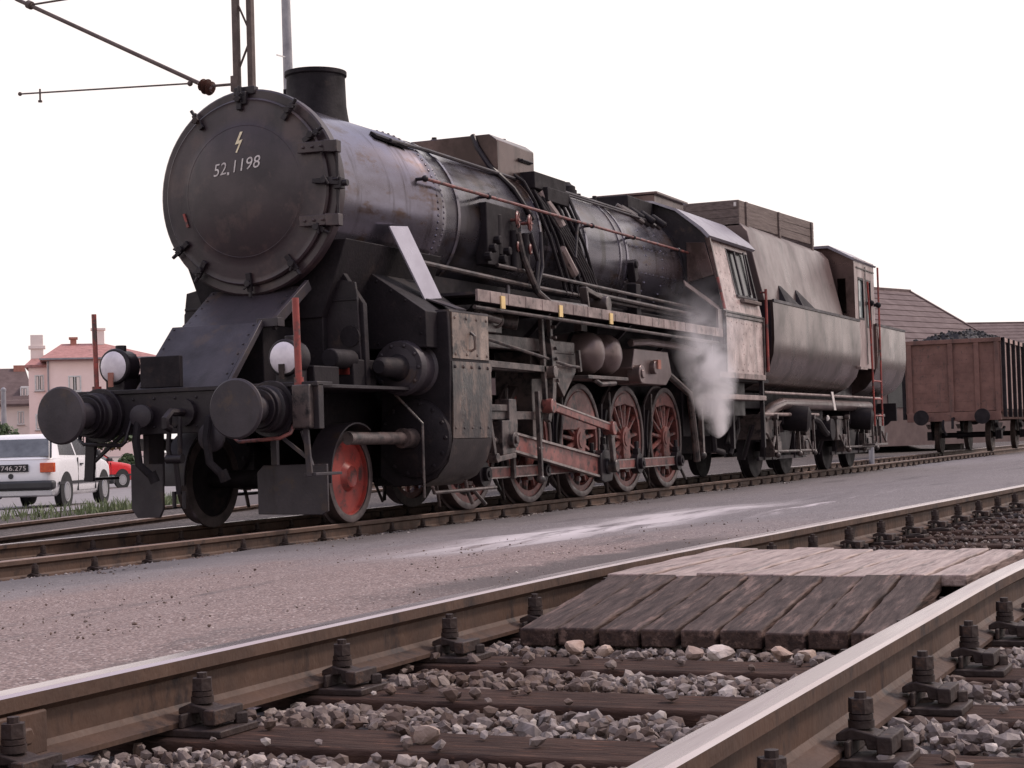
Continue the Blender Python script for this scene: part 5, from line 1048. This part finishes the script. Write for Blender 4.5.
b = B(); b.box(16.4, 17.6, -1.05, -.7, .75, 1.15); b.tube([(16.0, -1.2, .98), (16.4, -1.25, .9), (16.9, -1.25, .7), (17.5, -1.2, .65)], .06); b.cyl((17.3, -.9, .75), (17.3, -1.3, .75), .2, seg=20); b.fin('brake_cylinder', 'soot', TE, bevel=.012)

# ------------------------------------------------------------------ wagons
def wagon(x0, label, full):
    L_ = 8.9; W = thing('coal_wagon', (x0+L_/2, 0, 0), label, 'wagon', 'goods wagons behind the tender'); W_ = 1.40; Z0, Z1 = 1.20, 3.32; x1 = x0+L_
    b = B(); b.box(x0, x1, -W_, W_, 1.16, 1.24); b.fin('floor', 'wagon', W)
    for xx in (x0, x1):
        b = B(); b.box(xx-.03, xx+.03, -W_+.02, W_-.02, Z0, Z1)
        for y in (-.70, .05, -1.28, 1.25): b.box(xx-.10, xx+.10, y-.07, y+.07, 1.1, Z1-.05)
        b.box(xx-.11, xx+.11, -W_, W_, Z1-.12, Z1)
        for k in range(7): b.box(xx-.034, xx+.034, -W_+.03, W_-.03, Z0+.28*k, Z0+.28*k+.012)
        b.fin('end_wall', 'wagon', W, bevel=.008)
        b = B(); b.box(xx-.16, xx+.10, -1.35, 1.35, .92, 1.18); b.fin('head_stock', 'wagon', W, bevel=.01)
    for s in (-1, 1):
        b = B(); b.box(x0+.03, x1-.03, *sorted((W_*s, (W_-.05)*s)), Z0, Z1); b.box(x0, x1, *sorted((W_*s, (W_+.05)*s)), Z1-.12, Z1); b.fin('side_wall', 'wagonpanel', W)
        n = 8; b = B()
        for k in range(n+1):
            x = x0+.06+(L_-.12)*k/n; b.box(x-.06, x+.06, *sorted((W_*s, (W_+.10)*s)), 1.0, Z1)
        b.fin('side_posts', 'soot', W, bevel=.006)
        b = B()
        for x in (x0+.55, x0+1.65):
            for k in range(4):
                for j in range(3): b.box(x-.22+.15*j, x-.12+.15*j, *sorted((W_*s, (W_+.004)*s)), 1.95+.13*k, 2.03+.13*k)
        b.fin('white_marking', 'white', W, smooth=0)
        for xx, d in ((x0, -1), (x1, 1)):
            b = B(); b.cyl((xx+d*.16, .875*s, 1.04), (xx+d*.5, .875*s, 1.04), .1); b.lathe([(0, .11), (.02, .225), (.05, .22)], (xx+d*.5, .875*s, 1.04), (d, 0, 0), 24); b.fin('wagon_buffer', 'soot', W)
        for x in (x0+1.75, x1-1.75):
            b = B(); b.lathe([(-.08, .1), (-.03, .12), (-.03, .36), (-.07, .40), (-.07, .50), (.045, .505), (.05, .533), (.075, .533), (.075, .1)], (x, .752*s, .5), (0, -s*-1 if False else (1 if s < 0 else -1), 0), 36); b.fin('wheel', 'iron', W)
            b = B(); b.prism([(x-.5, 1.15), (x-.16, .35), (x+.16, .35), (x+.5, 1.15)], 'XZ', *sorted((.92*s, .95*s))); b.box(x-.14, x+.14, *sorted((.95*s, 1.1*s)), .36, .62)
            for j in range(5): b.box(x-.6+.08*j, x+.6-.08*j, *sorted((.97*s, 1.05*s)), .82-.03*j, .845-.03*j)
            b.fin('axle_guard', 'soot', W)
        b = B(); b.box(x0+.1, x1-.1, *sorted((.85*s, 1.0*s)), .95, 1.17); b.fin('sole_bar', 'wagon', W)
    for x in (x0+1.75, x1-1.75): b = B(); b.cyl((x, -.9, .5), (x, .9, .5), .08); b.fin('axle', 'soot', W)
    b = B(); b.tube([(x0-.16, 0, 1.0), (x0-.35, 0, 1.0), (x0-.4, 0, .7)], .04); b.tube([(x0-.15, .3, .95), (x0-.28, .3, .7), (x0-.26, .2, .5)], .03); b.fin('coupling_gear', 'soot', W); b = B(); b.tube([(x0+2.6, -.8, .7), (x0+3.4, -.9, .6), (x0+4.4, -.8, .7)], .05); b.fin('brake_rod', 'soot', W)
    if full:
        N_ = 46; X = np.linspace(x0+.04, x1-.04, N_); Y = np.linspace(-W_+.06, W_-.06, 24); XX, YY = np.meshgrid(X, Y, indexing='ij')
        Zc = 3.16+.62*np.clip(1-np.abs(YY-.1)/1.5, 0, 1)**.8*(.8+.2*np.sin(XX*.9+.6))*np.clip((XX-x0)/.45, .2, 1)+rng.normal(0, .035, XX.shape)
        v = np.stack([XX, YY, Zc], -1).reshape(-1, 3); i = np.arange(XX.size).reshape(XX.shape); f = np.stack([i[:-1, :-1], i[1:, :-1], i[1:, 1:], i[:-1, 1:]], -1).reshape(-1, 4)
        o = mesh_np('coal_heap', v, f, MT['coal'], smooth=False); o['kind'] = 'stuff'; o['label'] = 'black coal heaped above the walls of the brown wagon'; o['category'] = 'coal'
        pts = []; sz = []
        for _ in range(900):
            a = rng.integers(0, N_); c = rng.integers(0, 24); pts.append((XX[a, c], YY[a, c], Zc[a, c])); sz.append(rng.uniform(.03, .09))
        stone_field('coal_lumps', pts, sz, MT['coal'], 'lumps of coal on top of the heap in the brown wagon', 'coal')
    return W
wagon(38.4, 'brown high-sided wagon with a vertical-post end wall, heaped with coal', True)

# ------------------------------------------------------------------ steam escaping below the cab
p0 = Vector((9.75, -1.42, .68)); p1 = Vector((7.6, -1.85, 2.80)); ax = (p1-p0); Ls = ax.length
st = B(); nS = 18
prof = []
for k in range(nS+1):
    t = k/nS; prof.append((t*Ls, max(.012, (.17+.60*t)*math.sqrt(max(0, 1-(2*max(t, .5)-1)**4))*min(1, (t/.10+.05))**.6)))
st.lathe(prof, (0, 0, 0), (0, 0, 1), 24)
so_ = st.fin('steam_jet', 'black', None, smooth=60)
mt = bpy.data.materials.new('steam'); mt.use_nodes = True; t = mt.node_tree; N = t.nodes; L = t.links
for n in list(N):
    if n.type == 'BSDF_PRINCIPLED': N.remove(n)
pv = N.new('ShaderNodeVolumePrincipled'); pv.inputs['Color'].default_value = (.97, .95, .97, 1); pv.inputs['Anisotropy'].default_value = .2
tc = N.new('ShaderNodeTexCoord'); sx = N.new('ShaderNodeSeparateXYZ'); L.new(tc.outputs['Object'], sx.inputs[0])
def mth(op, a, c=None):
    x = N.new('ShaderNodeMath'); x.operation = op
    for q, i in ((a, 0), (c, 1)):
        if q is None: continue
        if hasattr(q, 'links'): L.new(q, x.inputs[i])
        else: x.inputs[i].default_value = q
    return x.outputs[0]
rad = mth('SQRT', mth('ADD', mth('POWER', sx.outputs[0], 2.0), mth('POWER', sx.outputs[1], 2.0)))
Rz_ = mth('ADD', mth('MULTIPLY', sx.outputs[2], .60/Ls), .17)
q = mth('SUBTRACT', 1.0, mth('DIVIDE', rad, Rz_)); q = mth('MAXIMUM', q, 0.0); 
nz = N.new('ShaderNodeTexNoise'); nz.inputs['Scale'].default_value = 2.6; nz.inputs['Detail'].default_value = 6; nz.inputs['Distortion'].default_value = .8; L.new(tc.outputs['Object'], nz.inputs['Vector'])
nn = mth('MAXIMUM', mth('MULTIPLY', mth('SUBTRACT', nz.outputs['Fac'], .40), 5.0), 0.0)
fall = N.new('ShaderNodeMapRange'); fall.inputs[1].default_value = 0; fall.inputs[2].default_value = Ls; fall.inputs[3].default_value = 1.0; fall.inputs[4].default_value = 0.0; L.new(sx.outputs[2], fall.inputs[0])
den = mth('MULTIPLY', mth('MULTIPLY', q, nn), mth('MULTIPLY', mth('POWER', fall.outputs[0], 2.3), 22.0)); L.new(den, pv.inputs['Density'])
L.new(pv.outputs[0], N['Material Output'].inputs['Volume'])
so_.data.materials.clear(); so_.data.materials.append(mt)
so_.location = p0; so_.rotation_euler = ax.to_track_quat('Z', 'Y').to_euler()
tag(so_, 'white steam blowing up beside the rear driving wheel, below the cab', 'steam', kind='stuff')

# ------------------------------------------------------------------ background: where lines of sight meet the ground
def sight(px, py): return fw+rt*((px-512)/FPX)-up*((py-384)/FPX)
def at(px, py, d): return CAMP+sight(px, py)*d
def hit(px, py):
    d = 5.
    while d < 400:
        p = at(px, py, d)
        if p.z < float(ground_h(p.x, p.y)): return p
        d += .05
    return at(px, py, 200)
def facing(px): return -(YAW+math.atan((px-512)/FPX))               # z rotation that turns a front to the camera

# cars -------------------------------------------------------------
def hatchback(loc, rz, paint, label, plate=None, name='parked_car'):
    T = thing(name, loc, label, 'car', 'cars parked on the road', rz)
    def part(b, n, m_, par=None, **k): return b.fin(n, m_, par or T, local=True, **k)
    def rings(levels, ex, mat, nm):
        b = B(); vs = []; fs = []; n = 40
        for z, x0, x1, hw_ in levels:
            for k in range(n):
                t = 2*PI*k/n; c, q = math.cos(t), math.sin(t)
                vs.append(((x0+x1)/2+(x1-x0)/2*math.copysign(abs(c)**ex, c), hw_*math.copysign(abs(q)**ex, q), z))
        for i in range(len(levels)-1):
            for k in range(n): k2 = (k+1) % n; fs.append((i*n+k, i*n+k2, (i+1)*n+k2, (i+1)*n+k))
        fs += [tuple(reversed(range(n))), tuple((len(levels)-1)*n+k for k in range(n))]
        b.add(vs, fs); return part(b, nm, mat, smooth=50)
    bd = rings([(.22, .25, 3.75, .74), (.28, .10, 3.88, .79), (.42, .02, 3.95, .815), (.62, .0, 3.96, .825), (.76, .02, 3.92, .82), (.84, .04, 3.76, .81), (.90, .06, 3.42, .80), (.94, .08, 3.05, .785), (.955, .12, 2.95, .77)], .22, paint, 'body')
    gh = [(.06, .94), (.44, 1.345), (.60, 1.395), (1.95, 1.405), (2.22, 1.36), (2.98, .94)]
    hw = lambda z: .785-.165*(z-.94)/.46
    rings([(.93, .06, 2.98, .79), (1.10, .22, 2.70, .733), (1.25, .36, 2.43, .68), (1.345, .45, 2.26, .645), (1.385, .54, 2.10, .61), (1.405, .70, 1.95, .54), (1.412, .95, 1.7, .4)], .22, paint, 'cabin')
    def sidewin(s, q): 
        b = B(); pts = [(x, s*(hw(z)+.006), z) for x, z in q]; b.slab(pts if s < 0 else pts[::-1], .02); return b
    for s in (-1, 1):
        for q in ([(1.55, .985), (2.70, .985), (2.16, 1.31), (1.55, 1.33)], [(.52, 1.0), (1.47, .985), (1.47, 1.33), (.70, 1.31)]):
            if s > 0 or True: part(sidewin(s, q), 'side_window', 'glass_car' if s < 0 else 'glass', smooth=0)
        b = B(); b.box(.3, 3.7, *sorted((.815*s, .835*s)), .44, .495); part(b, 'side_strip', 'carblack')
        b = B(); b.box(2.45, 2.62, *sorted((.80*s, .95*s)), .96, 1.08); part(b, 'door_mirror', 'carblack', bevel=.02)
        b = B(); b.box(1.62, 1.78, *sorted((.82*s, .845*s)), .80, .83); part(b, 'door_handle', 'carblack'); b = B(); b.box(1.5, 1.508, *sorted((.80*s, .828*s)), .3, .94); b.box(2.66, 2.668, *sorted((.80*s, .828*s)), .3, .92); b.box(1.5, 2.66, *sorted((.79*s, .80*s)), .298, .302); part(b, 'door_gap', 'carblack')
        b = B(); b.box(-.015, .10, *sorted((.56*s, .825*s)), .68, .86); part(b, 'tail_lamp', 'taillamp', bevel=.01)
        b = B(); b.lathe([(0, .09), (.02, .08)], (3.95, .58*s, .62), (1, 0, 0), 16); part(b, 'headlight', 'lens')
        for x in (.76, 3.22):
            b = B(); b.lathe([(0, .375), (.014, .37)], (x, .815*s, .31), (0, s, 0), 28); part(b, 'wheel_arch', 'rubber')
            b = B(); b.lathe([(-.09, .20), (-.085, .285), (-.06, .30), (.06, .30), (.085, .285), (.09, .2)], (x, .745*s, .295), (0, s, 0), 28); w_ = part(b, 'wheel', 'rubber')
            b = B(); b.lathe([(.0, .195), (.022, .19), (.012, .15), (.03, .08), (.026, .0)], (x, .822*s, .295), (0, s, 0), 24); part(b, 'hub_cap', 'alu', w_)
    b = B(); b.prism([(.52, -.60), (.52, .60)], 'XY', 0, 0) if False else None
    b = B(); b.slab([(.095, -.70, .985), (.095, .70, .985), (.405, .60, 1.315), (.405, -.60, 1.315)][::-1], .02, (-.73, 0, .68)); 
    rw = part(b, 'rear_window', 'glass_car')
    b = B(); 
    for q in (((.08, -.74, .955), (.08, .74, .955)), ((.42, .64, 1.345), (.42, -.64, 1.345)), ((.08, -.74, .955), (.42, -.64, 1.345)), ((.08, .74, .955), (.42, .64, 1.345))): b.bar(q[0], q[1], .035, .03)
    part(b, 'window_seal', 'carblack', rw)
    b = B(); b.slab([(2.93, -.70, .99), (2.93, .70, .99), (2.28, .60, 1.34), (2.28, -.60, 1.34)], .02, (.5, 0, .86)); part(b, 'windscreen', 'glass')
    b = B(); b.box(-.10, .14, -.83, .83, .36, .53); part(b, 'rear_bumper', 'carblack', bevel=.045)
    b = B(); b.box(-.05, .14, -.80, .80, .24, .355); part(b, 'rear_valance', 'alu' if plate else paint, bevel=.02)
    b = B(); b.box(3.86, 4.02, -.83, .83, .36, .53); part(b, 'front_bumper', 'carblack', bevel=.03)
    b = B(); b.cyl((-.03, .35, .22), (.4, .35, .22), .03); part(b, 'exhaust', 'carblack')
    b = B(); b.lathe([(0, .05), (.012, .05)], (-.0, 0, .62), (-1, 0, 0), 16); part(b, 'round_badge', 'carblack')
    for y in (-.38, .38):
        b = B(); b.box(1.1, 1.22, y-.22, y+.22, .6, 1.15); b.box(1.12, 1.2, y-.12, y+.12, 1.15, 1.3); part(b, 'seat', 'carblack', bevel=.03)
    if plate:
        b = B(); b.box(-.022, 0, -.34, .34, .70, .84); pl = part(b, 'number_plate', 'rubber')
        vs, fs = text_bm(plate, .125, lambda x, y, w_: (-.025, .30-x*.60/w_, .727+y)); b = B(); b.add(vs, fs); part(b, 'plate_lettering', 'white', pl, smooth=0)
    return T
MT['glass_car'] = M('car_glass', (.13, .14, .15), (.04, .043, .047), rough=.06, scale=2.2, spec=.9)
p = hit(63, 507); rz = R_(20); h_ = Vector((math.cos(rz), math.sin(rz), 0)); rg = Vector((math.sin(rz), -math.cos(rz), 0))
hatchback(p-h_*.76-rg*.74, rz, 'carwhite', 'white hatchback with orange tail lamp and black number plate, seen from behind', 'S 746.275')
p = hit(121, 488); rz = R_(-8); h_ = Vector((math.cos(rz), math.sin(rz), 0)); rg = Vector((math.sin(rz), -math.cos(rz), 0))
hatchback(p-h_*3.22-rg*.74, rz, 'carred', 'small red hatchback parked far behind the white car')

# houses -----------------------------------------------------------
def hip_roof(b, x0, x1, y0, y1, z, h, rx0, rx1, ov=.45):
    ym = (y0+y1)/2; P = [(x0-ov, y0-ov, z), (x1+ov, y0-ov, z), (x1+ov, y1+ov, z), (x0-ov, y1+ov, z), (rx0, ym, z+h), (rx1, ym, z+h)]
    Q = [(a, c, z-.18) for a, c, z in P[:4]]
    return b.add(P+Q, [(0, 1, 5, 4), (1, 2, 5), (2, 3, 4, 5), (3, 0, 4), (0, 6, 7, 1), (1, 7, 8, 2), (2, 8, 9, 3), (3, 9, 6, 0), (9, 8, 7, 6)])
def window(T, x, y, z, w_, h, n='window'):
    """on a front facing local -Y"""
    b = B(); b.box(x-w_/2, x+w_/2, y-.02, y+.02, z-h/2, z+h/2); o = b.fin(n, 'glass', T, local=True)
    b = B()
    for a0, a1, c0, c1 in ((-w_/2-.09, -w_/2, -h/2-.09, h/2+.09), (w_/2, w_/2+.09, -h/2-.09, h/2+.09), (-w_/2, w_/2, -h/2-.09, -h/2), (-w_/2, w_/2, h/2, h/2+.09), (-.03, .03, -h/2, h/2)): b.box(x+a0, x+a1, y-.06, y+.01, z+c0, z+c1)
    b.fin('frame', 'frame', o, local=True)
    b = B(); b.box(x-w_/2-.14, x+w_/2+.14, y-.14, y+.0, z-h/2-.15, z-h/2-.09); b.fin('sill', 'concrete', o, local=True)
    b = B(); b.box(x-w_/2+.02, x-w_/6, y-.026, y-.021, z-h/2+.02, z+h/2-.02); b.box(x+w_/6, x+w_/2-.02, y-.026, y-.021, z-h/2+.02, z+h/2-.02); b.fin('curtain', 'palewall', o, local=True)
def pxm(px, d, px0): return (px-px0)*d/FPX
D = 130.; pg = at(104, 470, D); gz = float(ground_h(pg.x, pg.y)); base = Vector((pg.x, pg.y, gz))
Hs = thing('pink_house', base, 'pink rendered house with a red hipped roof and white framed windows', 'house', rz=facing(102))
zz = lambda py: (at(102, py-5, D).z-gz)
mx_ = lambda px: pxm(px, D, 102)
ev = zz(361)
b = B(); b.box(mx_(48.5), mx_(154), 0, 9, 0, ev-.1); b.fin('main_wall', 'pink', Hs, local=True)
b = B(); b.box(mx_(30.5), mx_(49), 1.0, 7.5, 0, zz(368)); b.fin('wing_wall', 'pink', Hs, local=True)
b = B(); hip_roof(b, mx_(48.5), mx_(154), 0, 9, ev-.1, zz(343)-ev, mx_(62), mx_(104)); rf = b.fin('roof', 'redroof', Hs, local=True, smooth=0)
b = B(); hip_roof(b, mx_(30.5), mx_(49), 1, 7.5, zz(368), .9, mx_(36), mx_(46), .25); b.fin('wing_roof', 'redroof', Hs, local=True, smooth=0)
for px, w_, y0, y1 in ((99, .9, 346, 331), (74, .45, 348, 340)):
    b = B(); b.box(mx_(px)-w_/2, mx_(px)+w_/2, 4, 4.8, zz(y0), zz(y1)); b.box(mx_(px)-w_/2-.1, mx_(px)+w_/2+.1, 3.9, 4.9, zz(y1), zz(y1)+.15); b.fin('chimney', 'palewall' if w_ > .6 else 'brick', rf, local=True)
b = B(); b.box(mx_(38)-.45, mx_(38)+.45, 3, 3.9, zz(368), zz(336)); b.box(mx_(38)-.6, mx_(38)+.6, 2.9, 4.0, zz(350), zz(347)); b.fin('tall_chimney', 'palewall', Hs, local=True)
for px, py in ((75.5, 388), (149, 380), (120, 388), (75.5, 425), (120, 425)): window(Hs, mx_(px), -.0, zz(py), .75, 1.0)
b = B(); b.box(mx_(48.5)-.5, mx_(154)+.5, -.58, -.46, ev-.22, ev-.10); b.cyl((mx_(50), -.1, 0), (mx_(50), -.1, ev-.2), .06); b.fin('gutter', 'galv', Hs, local=True)
for px, py in ((41, 386), (41, 425)): window(Hs, mx_(px), 1.0, zz(py), .5, 1.0)
b = B(); b.box(mx_(48.5), mx_(154), -.06, 0, zz(398)-.08, zz(398)+.08); b.fin('string_course', 'palewall', Hs, local=True)

D2 = 140.; pg = at(10, 470, D2); gz2 = float(ground_h(pg.x, pg.y))
H2 = thing('pale_house', (pg.x, pg.y, gz2), 'pale house with a dark brown roof and a white dormer, left of the pink house', 'house', rz=facing(10))
z2 = lambda py: at(10, py, D2).z-gz2
m2_ = lambda px: pxm(px, D2, 10)
b = B(); b.box(m2_(-60), m2_(31), 0, 8, 0, z2(400)); b.fin('wall', 'palewall', H2, local=True)
b = B(); hip_roof(b, m2_(-60), m2_(31), 0, 8, z2(404), z2(366)-z2(404), m2_(-30), m2_(27)); rf = b.fin('roof', 'brownroof', H2, local=True, smooth=0)
b = B(); b.box(m2_(21)-.45, m2_(21)+.45, 3.6, 4.4, z2(375), z2(363)); b.fin('chimney', 'brick', rf, local=True)
b = B(); b.box(m2_(22), m2_(30.5), .6, 3, z2(400), z2(386)); b.fin('dormer', 'frame', rf, local=True)
window(H2, m2_(25), .58, z2(392), .4, .6); window(H2, m2_(21.5), 0, z2(418), .35, .9); window(H2, m2_(-10), 0, z2(418), .8, 1.0)
# low garden wall, thin pole, small tree and bushes between the road and the houses
p = at(130, 466, 110); gz3 = float(ground_h(p.x, p.y)); Gw = thing('garden_wall', (p.x, p.y, gz3), 'low pale wall behind the red car', 'wall', rz=facing(130))
b = B(); b.box(-3, 16, 0, .3, 0, at(130, 457, 110).z-gz3); b.fin('masonry', 'palewall', Gw, local=True); b = B(); b.box(-3.05, 16.05, -.05, .35, at(130, 457, 110).z-gz3, at(130, 456, 110).z-gz3); b.fin('coping', 'concrete', Gw, local=True)
p = at(5, 470, 90); gz4 = float(ground_h(p.x, p.y)); b = B(); b.cyl((p.x, p.y, gz4), (p.x, p.y, at(5, 391, 90).z), .16, .12); b.lathe([(0, .14), (.1, .14), (.2, .04)], (p.x, p.y, at(5, 391, 90).z), (0, 0, 1), 10); tag(b.fin('lamp_post', 'galv', None), 'thin grey post in front of the pale house', 'post')
def leaf_cloud(b, c, r, n, size):
    for _ in range(n):
        d = Vector(rng.normal(size=3)).normalized()*r*(rng.uniform(.25, 1)**.5); q = Vector(c)+Vector((d.x, d.y, d.z*.75)); u_ = Vector(rng.normal(size=3)).normalized(); v_ = u_.cross(Vector(rng.normal(size=3))).normalized(); s = size*rng.uniform(.6, 1.3)
        b.add([q-u_*s, q+v_*s*.6, q+u_*s, q-v_*s*.6], [(0, 1, 2, 3)])
def small_tree(p, h, blobs, label, trunk_r=.10, n=220):
    t = thing('small_tree', p, label, 'tree', 'trees and bushes by the road'); b = B()
    b.tube([p, p+Vector((.03, .02, h*.4)), p+Vector((-.02, .05, h*.7))], trunk_r, 8)
    for c, r in blobs: b.tube([p+Vector((0, .02, h*.38)), p+(Vector((0, 0, h*.5))+Vector(c))*.5+Vector((0, 0, h*.12)), p+Vector(c)], trunk_r*.35, 6)
    b.fin('trunk', 'bark', t)
    b = B()
    for c, r in blobs: leaf_cloud(b, p+Vector(c), r, n, .11)
    b.fin('crown', 'leaf', t, smooth=0)
p = hit(84, 489)
small_tree(p, 2.0, [((.3, -.9, 1.75), .55), ((-.3, .5, 2.0), .6), ((.2, .1, 2.35), .55), ((.6, -1.4, 1.9), .4)], 'small tree with a thin trunk beyond the white car', .06)
def bush(p, r, h, label):
    t = thing('bush', p, label, 'bush', 'trees and bushes by the road'); b = B(); b.tube([p, p+Vector((0, 0, h*.5)), p+Vector((.1, 0, h*.8))], .05); b.fin('stem', 'bark', t); b = B(); leaf_cloud(b, p+Vector((0, 0, h*.55)), r, 500, .14); leaf_cloud(b, p+Vector((.4*r, .3*r, h*.8)), r*.6, 200, .14); b.fin('foliage', 'leaf', t, smooth=0)
q = at(2, 436, 80); q.z = float(ground_h(q.x, q.y)); bush(q, 1.2, 2.6, 'green bush at the left picture edge, in front of the pale house')
q = at(128, 468, 85); q.z = float(ground_h(q.x, q.y)); bush(q, .5, 1.0, 'green bush under the far buffer, left of the low pale wall')

# barn and shed on the right
def barn(name, r0, dirx, w_, drop, length, wallh, label, roofmat):
    """r0 = right end of the ridge, dirx = ridge direction pointing right"""
    dx = Vector((dirx[0], dirx[1], 0)).normalized(); dn = Vector((dx.y, -dx.x, 0))      # dn: towards the viewer
    gz = float(ground_h(r0.x, r0.y)); T = thing(name, (r0.x, r0.y, gz), label, 'building'); 
    A = lambda along, toward, z: r0+dx*along+dn*toward+Vector((0, 0, z))
    b = B(); n = 13; vs = []; fs = []
    for side in (1, -1):
        for k in range(n):
            t0, t1 = k/n, (k+1)/n
            q = [A(.3, side*w_*t0, -drop*t0), A(.3, side*w_*t1, -drop*t1+.025), A(-length, side*w_*t1, -drop*t1+.025), A(-length, side*w_*t0, -drop*t0)]
            b.slab(q if side > 0 else q[::-1], .06)
    b.fin('roof', roofmat, T, smooth=0)
    b = B(); b.bar(A(.35, 0, .05), A(-length, 0, .05), .3, .12, dn); b.bar(A(.3, 0, .03), A(.3, w_, -drop+.03), .12, .2, dx); b.fin('ridge_cap', 'brownroof', T)
    b = B(); hz = gz-r0.z; wi = w_-.5
    P = [A(0, wi, hz), A(0, wi, -drop), A(0, 0, -.1), A(0, -wi, -drop), A(0, -wi, hz)]; Q = [p-dx*length for p in P]
    b.add(P+Q, [(0, 1, 2, 3, 4), (9, 8, 7, 6, 5), (0, 5, 6, 1), (3, 8, 9, 4), (1, 6, 7, 2), (2, 7, 8, 3)]); b.fin('walls', 'brownroof', T, smooth=0)
    for k in range(5):
        c = -2.5-3.6*k; b = B(); b.slab([A(c-.7, wi+.03, hz+1.5), A(c+.7, wi+.03, hz+1.5), A(c+.7, wi+.03, hz+2.5), A(c-.7, wi+.03, hz+2.5)], .05, dn); b.fin('window', 'glass', T)
    return T
barn('barn', at(904, 292, 80), (.93, -.37), 6.2, 3.7, 30, 3, 'long barn with a brown ribbed roof behind the tender and wagon', 'brownroof')
barn('shed', at(1120, 322, 125), (.6, -.8), 7, 3.2, 26, 3, 'lower brown-roofed shed behind the wagon, right of the barn', 'brownroof')
q = hit(948, 449); b = B(); b.box(q.x-.1, q.x+.9, q.y-.55, q.y+.55, q.z-.1, q.z+.75); b.box(q.x-.15, q.x+.95, q.y-.6, q.y+.6, q.z+.75, q.z+.85); tag(b.fin('concrete_block', 'concrete', None, bevel=.03), 'pale concrete block beyond the wagon wheels', 'block')
q = at(871, 440, 44); q.z = float(ground_h(q.x, q.y)); b = B(); b.cyl(q, Vector((q.x, q.y, at(868, 300, 44).z)), .07); b.box(q.x-.2, q.x+.2, q.y-.2, q.y+.2, q.z-.1, q.z+.02); tag(b.fin('yard_post', 'galv', None), 'grey post between the tender and the wagon', 'post')

# overhead line mast with its bracket --------------------------------
dm = 27.; hr_ = Vector((math.cos(YAW-.15), -math.sin(YAW-.15), 0))
b0 = at(237.5, 92, dm); c0 = at(252.0, 90, dm); t0 = at(236.5, 0, dm).z+2.2; gz = float(ground_h(b0.x, b0.y))
Ma = thing('catenary_mast', ((b0.x+c0.x)/2, (b0.y+c0.y)/2, gz), 'brown lattice mast of the overhead line rising behind the smokebox', 'mast')
for q in (b0, c0):
    b = B(); b.box(q.x-.05, q.x+.05, q.y-.045, q.y+.045, gz, t0); b.fin('chord', 'mast', Ma, bevel=.006)
b = B(); z = gz+.4; k = 0
while z < t0-.6:
    a, c = (b0, c0) if k % 2 == 0 else (c0, b0); b.bar((a.x, a.y, z), (c.x, c.y, z+.55), .02, .03, (0, 1, 0)); z += .62; k += 1
b.fin('lattice_brace', 'mast', Ma)
b = B(); b.box(b0.x-.35, c0.x+.35, min(b0.y, c0.y)-.3, max(b0.y, c0.y)+.3, gz-.1, gz+.25); b.fin('footing', 'concrete', Ma, bevel=.02)
Br = thing('line_bracket', at(236, 84, dm), 'brown tubular bracket with an insulator, slanting up left from the lattice mast', 'bracket')
pm_ = at(236, 84, dm); pi = at(206, 86.5, dm+.35); pe = at(16, -1, dm+2.6); pr0 = at(190, 83.5, dm+.5); pr1 = at(20, 94, dm+2.4)
b = B(); b.tube([pm_, pi], .022); b.box(pm_.x-.06, pm_.x+.06, pm_.y-.06, pm_.y+.06, pm_.z-.12, pm_.z+.12); b.fin('mast_pin', 'mast', Br)
b = B(); dI = (pe-pi).normalized(); b.lathe([(-.16, .04), (-.12, .05), (-.10, .115), (-.07, .05), (-.03, .05), (-.01, .125), (.02, .05), (.06, .05), (.08, .10), (.11, .05), (.16, .035)], pi, dI, 16); b.fin('insulator', 'ins', Br)
b = B(); b.tube([pi, pe], .034); b.fin('bracket_tube', 'mast', Br)
b = B(); b.tube([pr0, pr1], .014); pc = at(40, 92, dm+2.2); b.cyl(pc+Vector((0, 0, .05)), pc-Vector((0, 0, .14)), .016); b.cyl(pc-Vector((0, 0, .14)), pc-Vector((0, 0, .17)), .035); b.ball(pr1, .035); b.ball(pr0, .045); b.fin('steady_arm', 'mast', Br)
b = B(); pa = at(30, 5, dm+2.4); b.tube([pa, at(80, -3, dm+2.0)], .018); b.ball(pa, .06); b.cyl(pa-dI*.04, pa+dI*.05, .07); b.fin('stay_rod', 'mast', Br)
q = at(287, 60, 42); gz = float(ground_h(q.x, q.y)); qt = at(281, -40, 42)
Po = thing('grey_pole', (q.x, q.y, gz), 'tapering grey pole with pale rungs behind the chimney', 'pole')
b = B(); b.cyl((q.x+.15, q.y, gz), (q.x, q.y, qt.z), .17, .10, 12); b.fin('shaft', 'galv', Po)
for k in range(14):
    z = gz+2.2+.62*k
    if z < qt.z: b = B(); b.bar((q.x-.42*(1 if k % 2 else 0)+.03, q.y+.05, z), (q.x+.42*(0 if k % 2 else 1)+.03, q.y-.02, z), .03, .02, (0, 0, 1)); b.fin('rung', 'frame', Po)
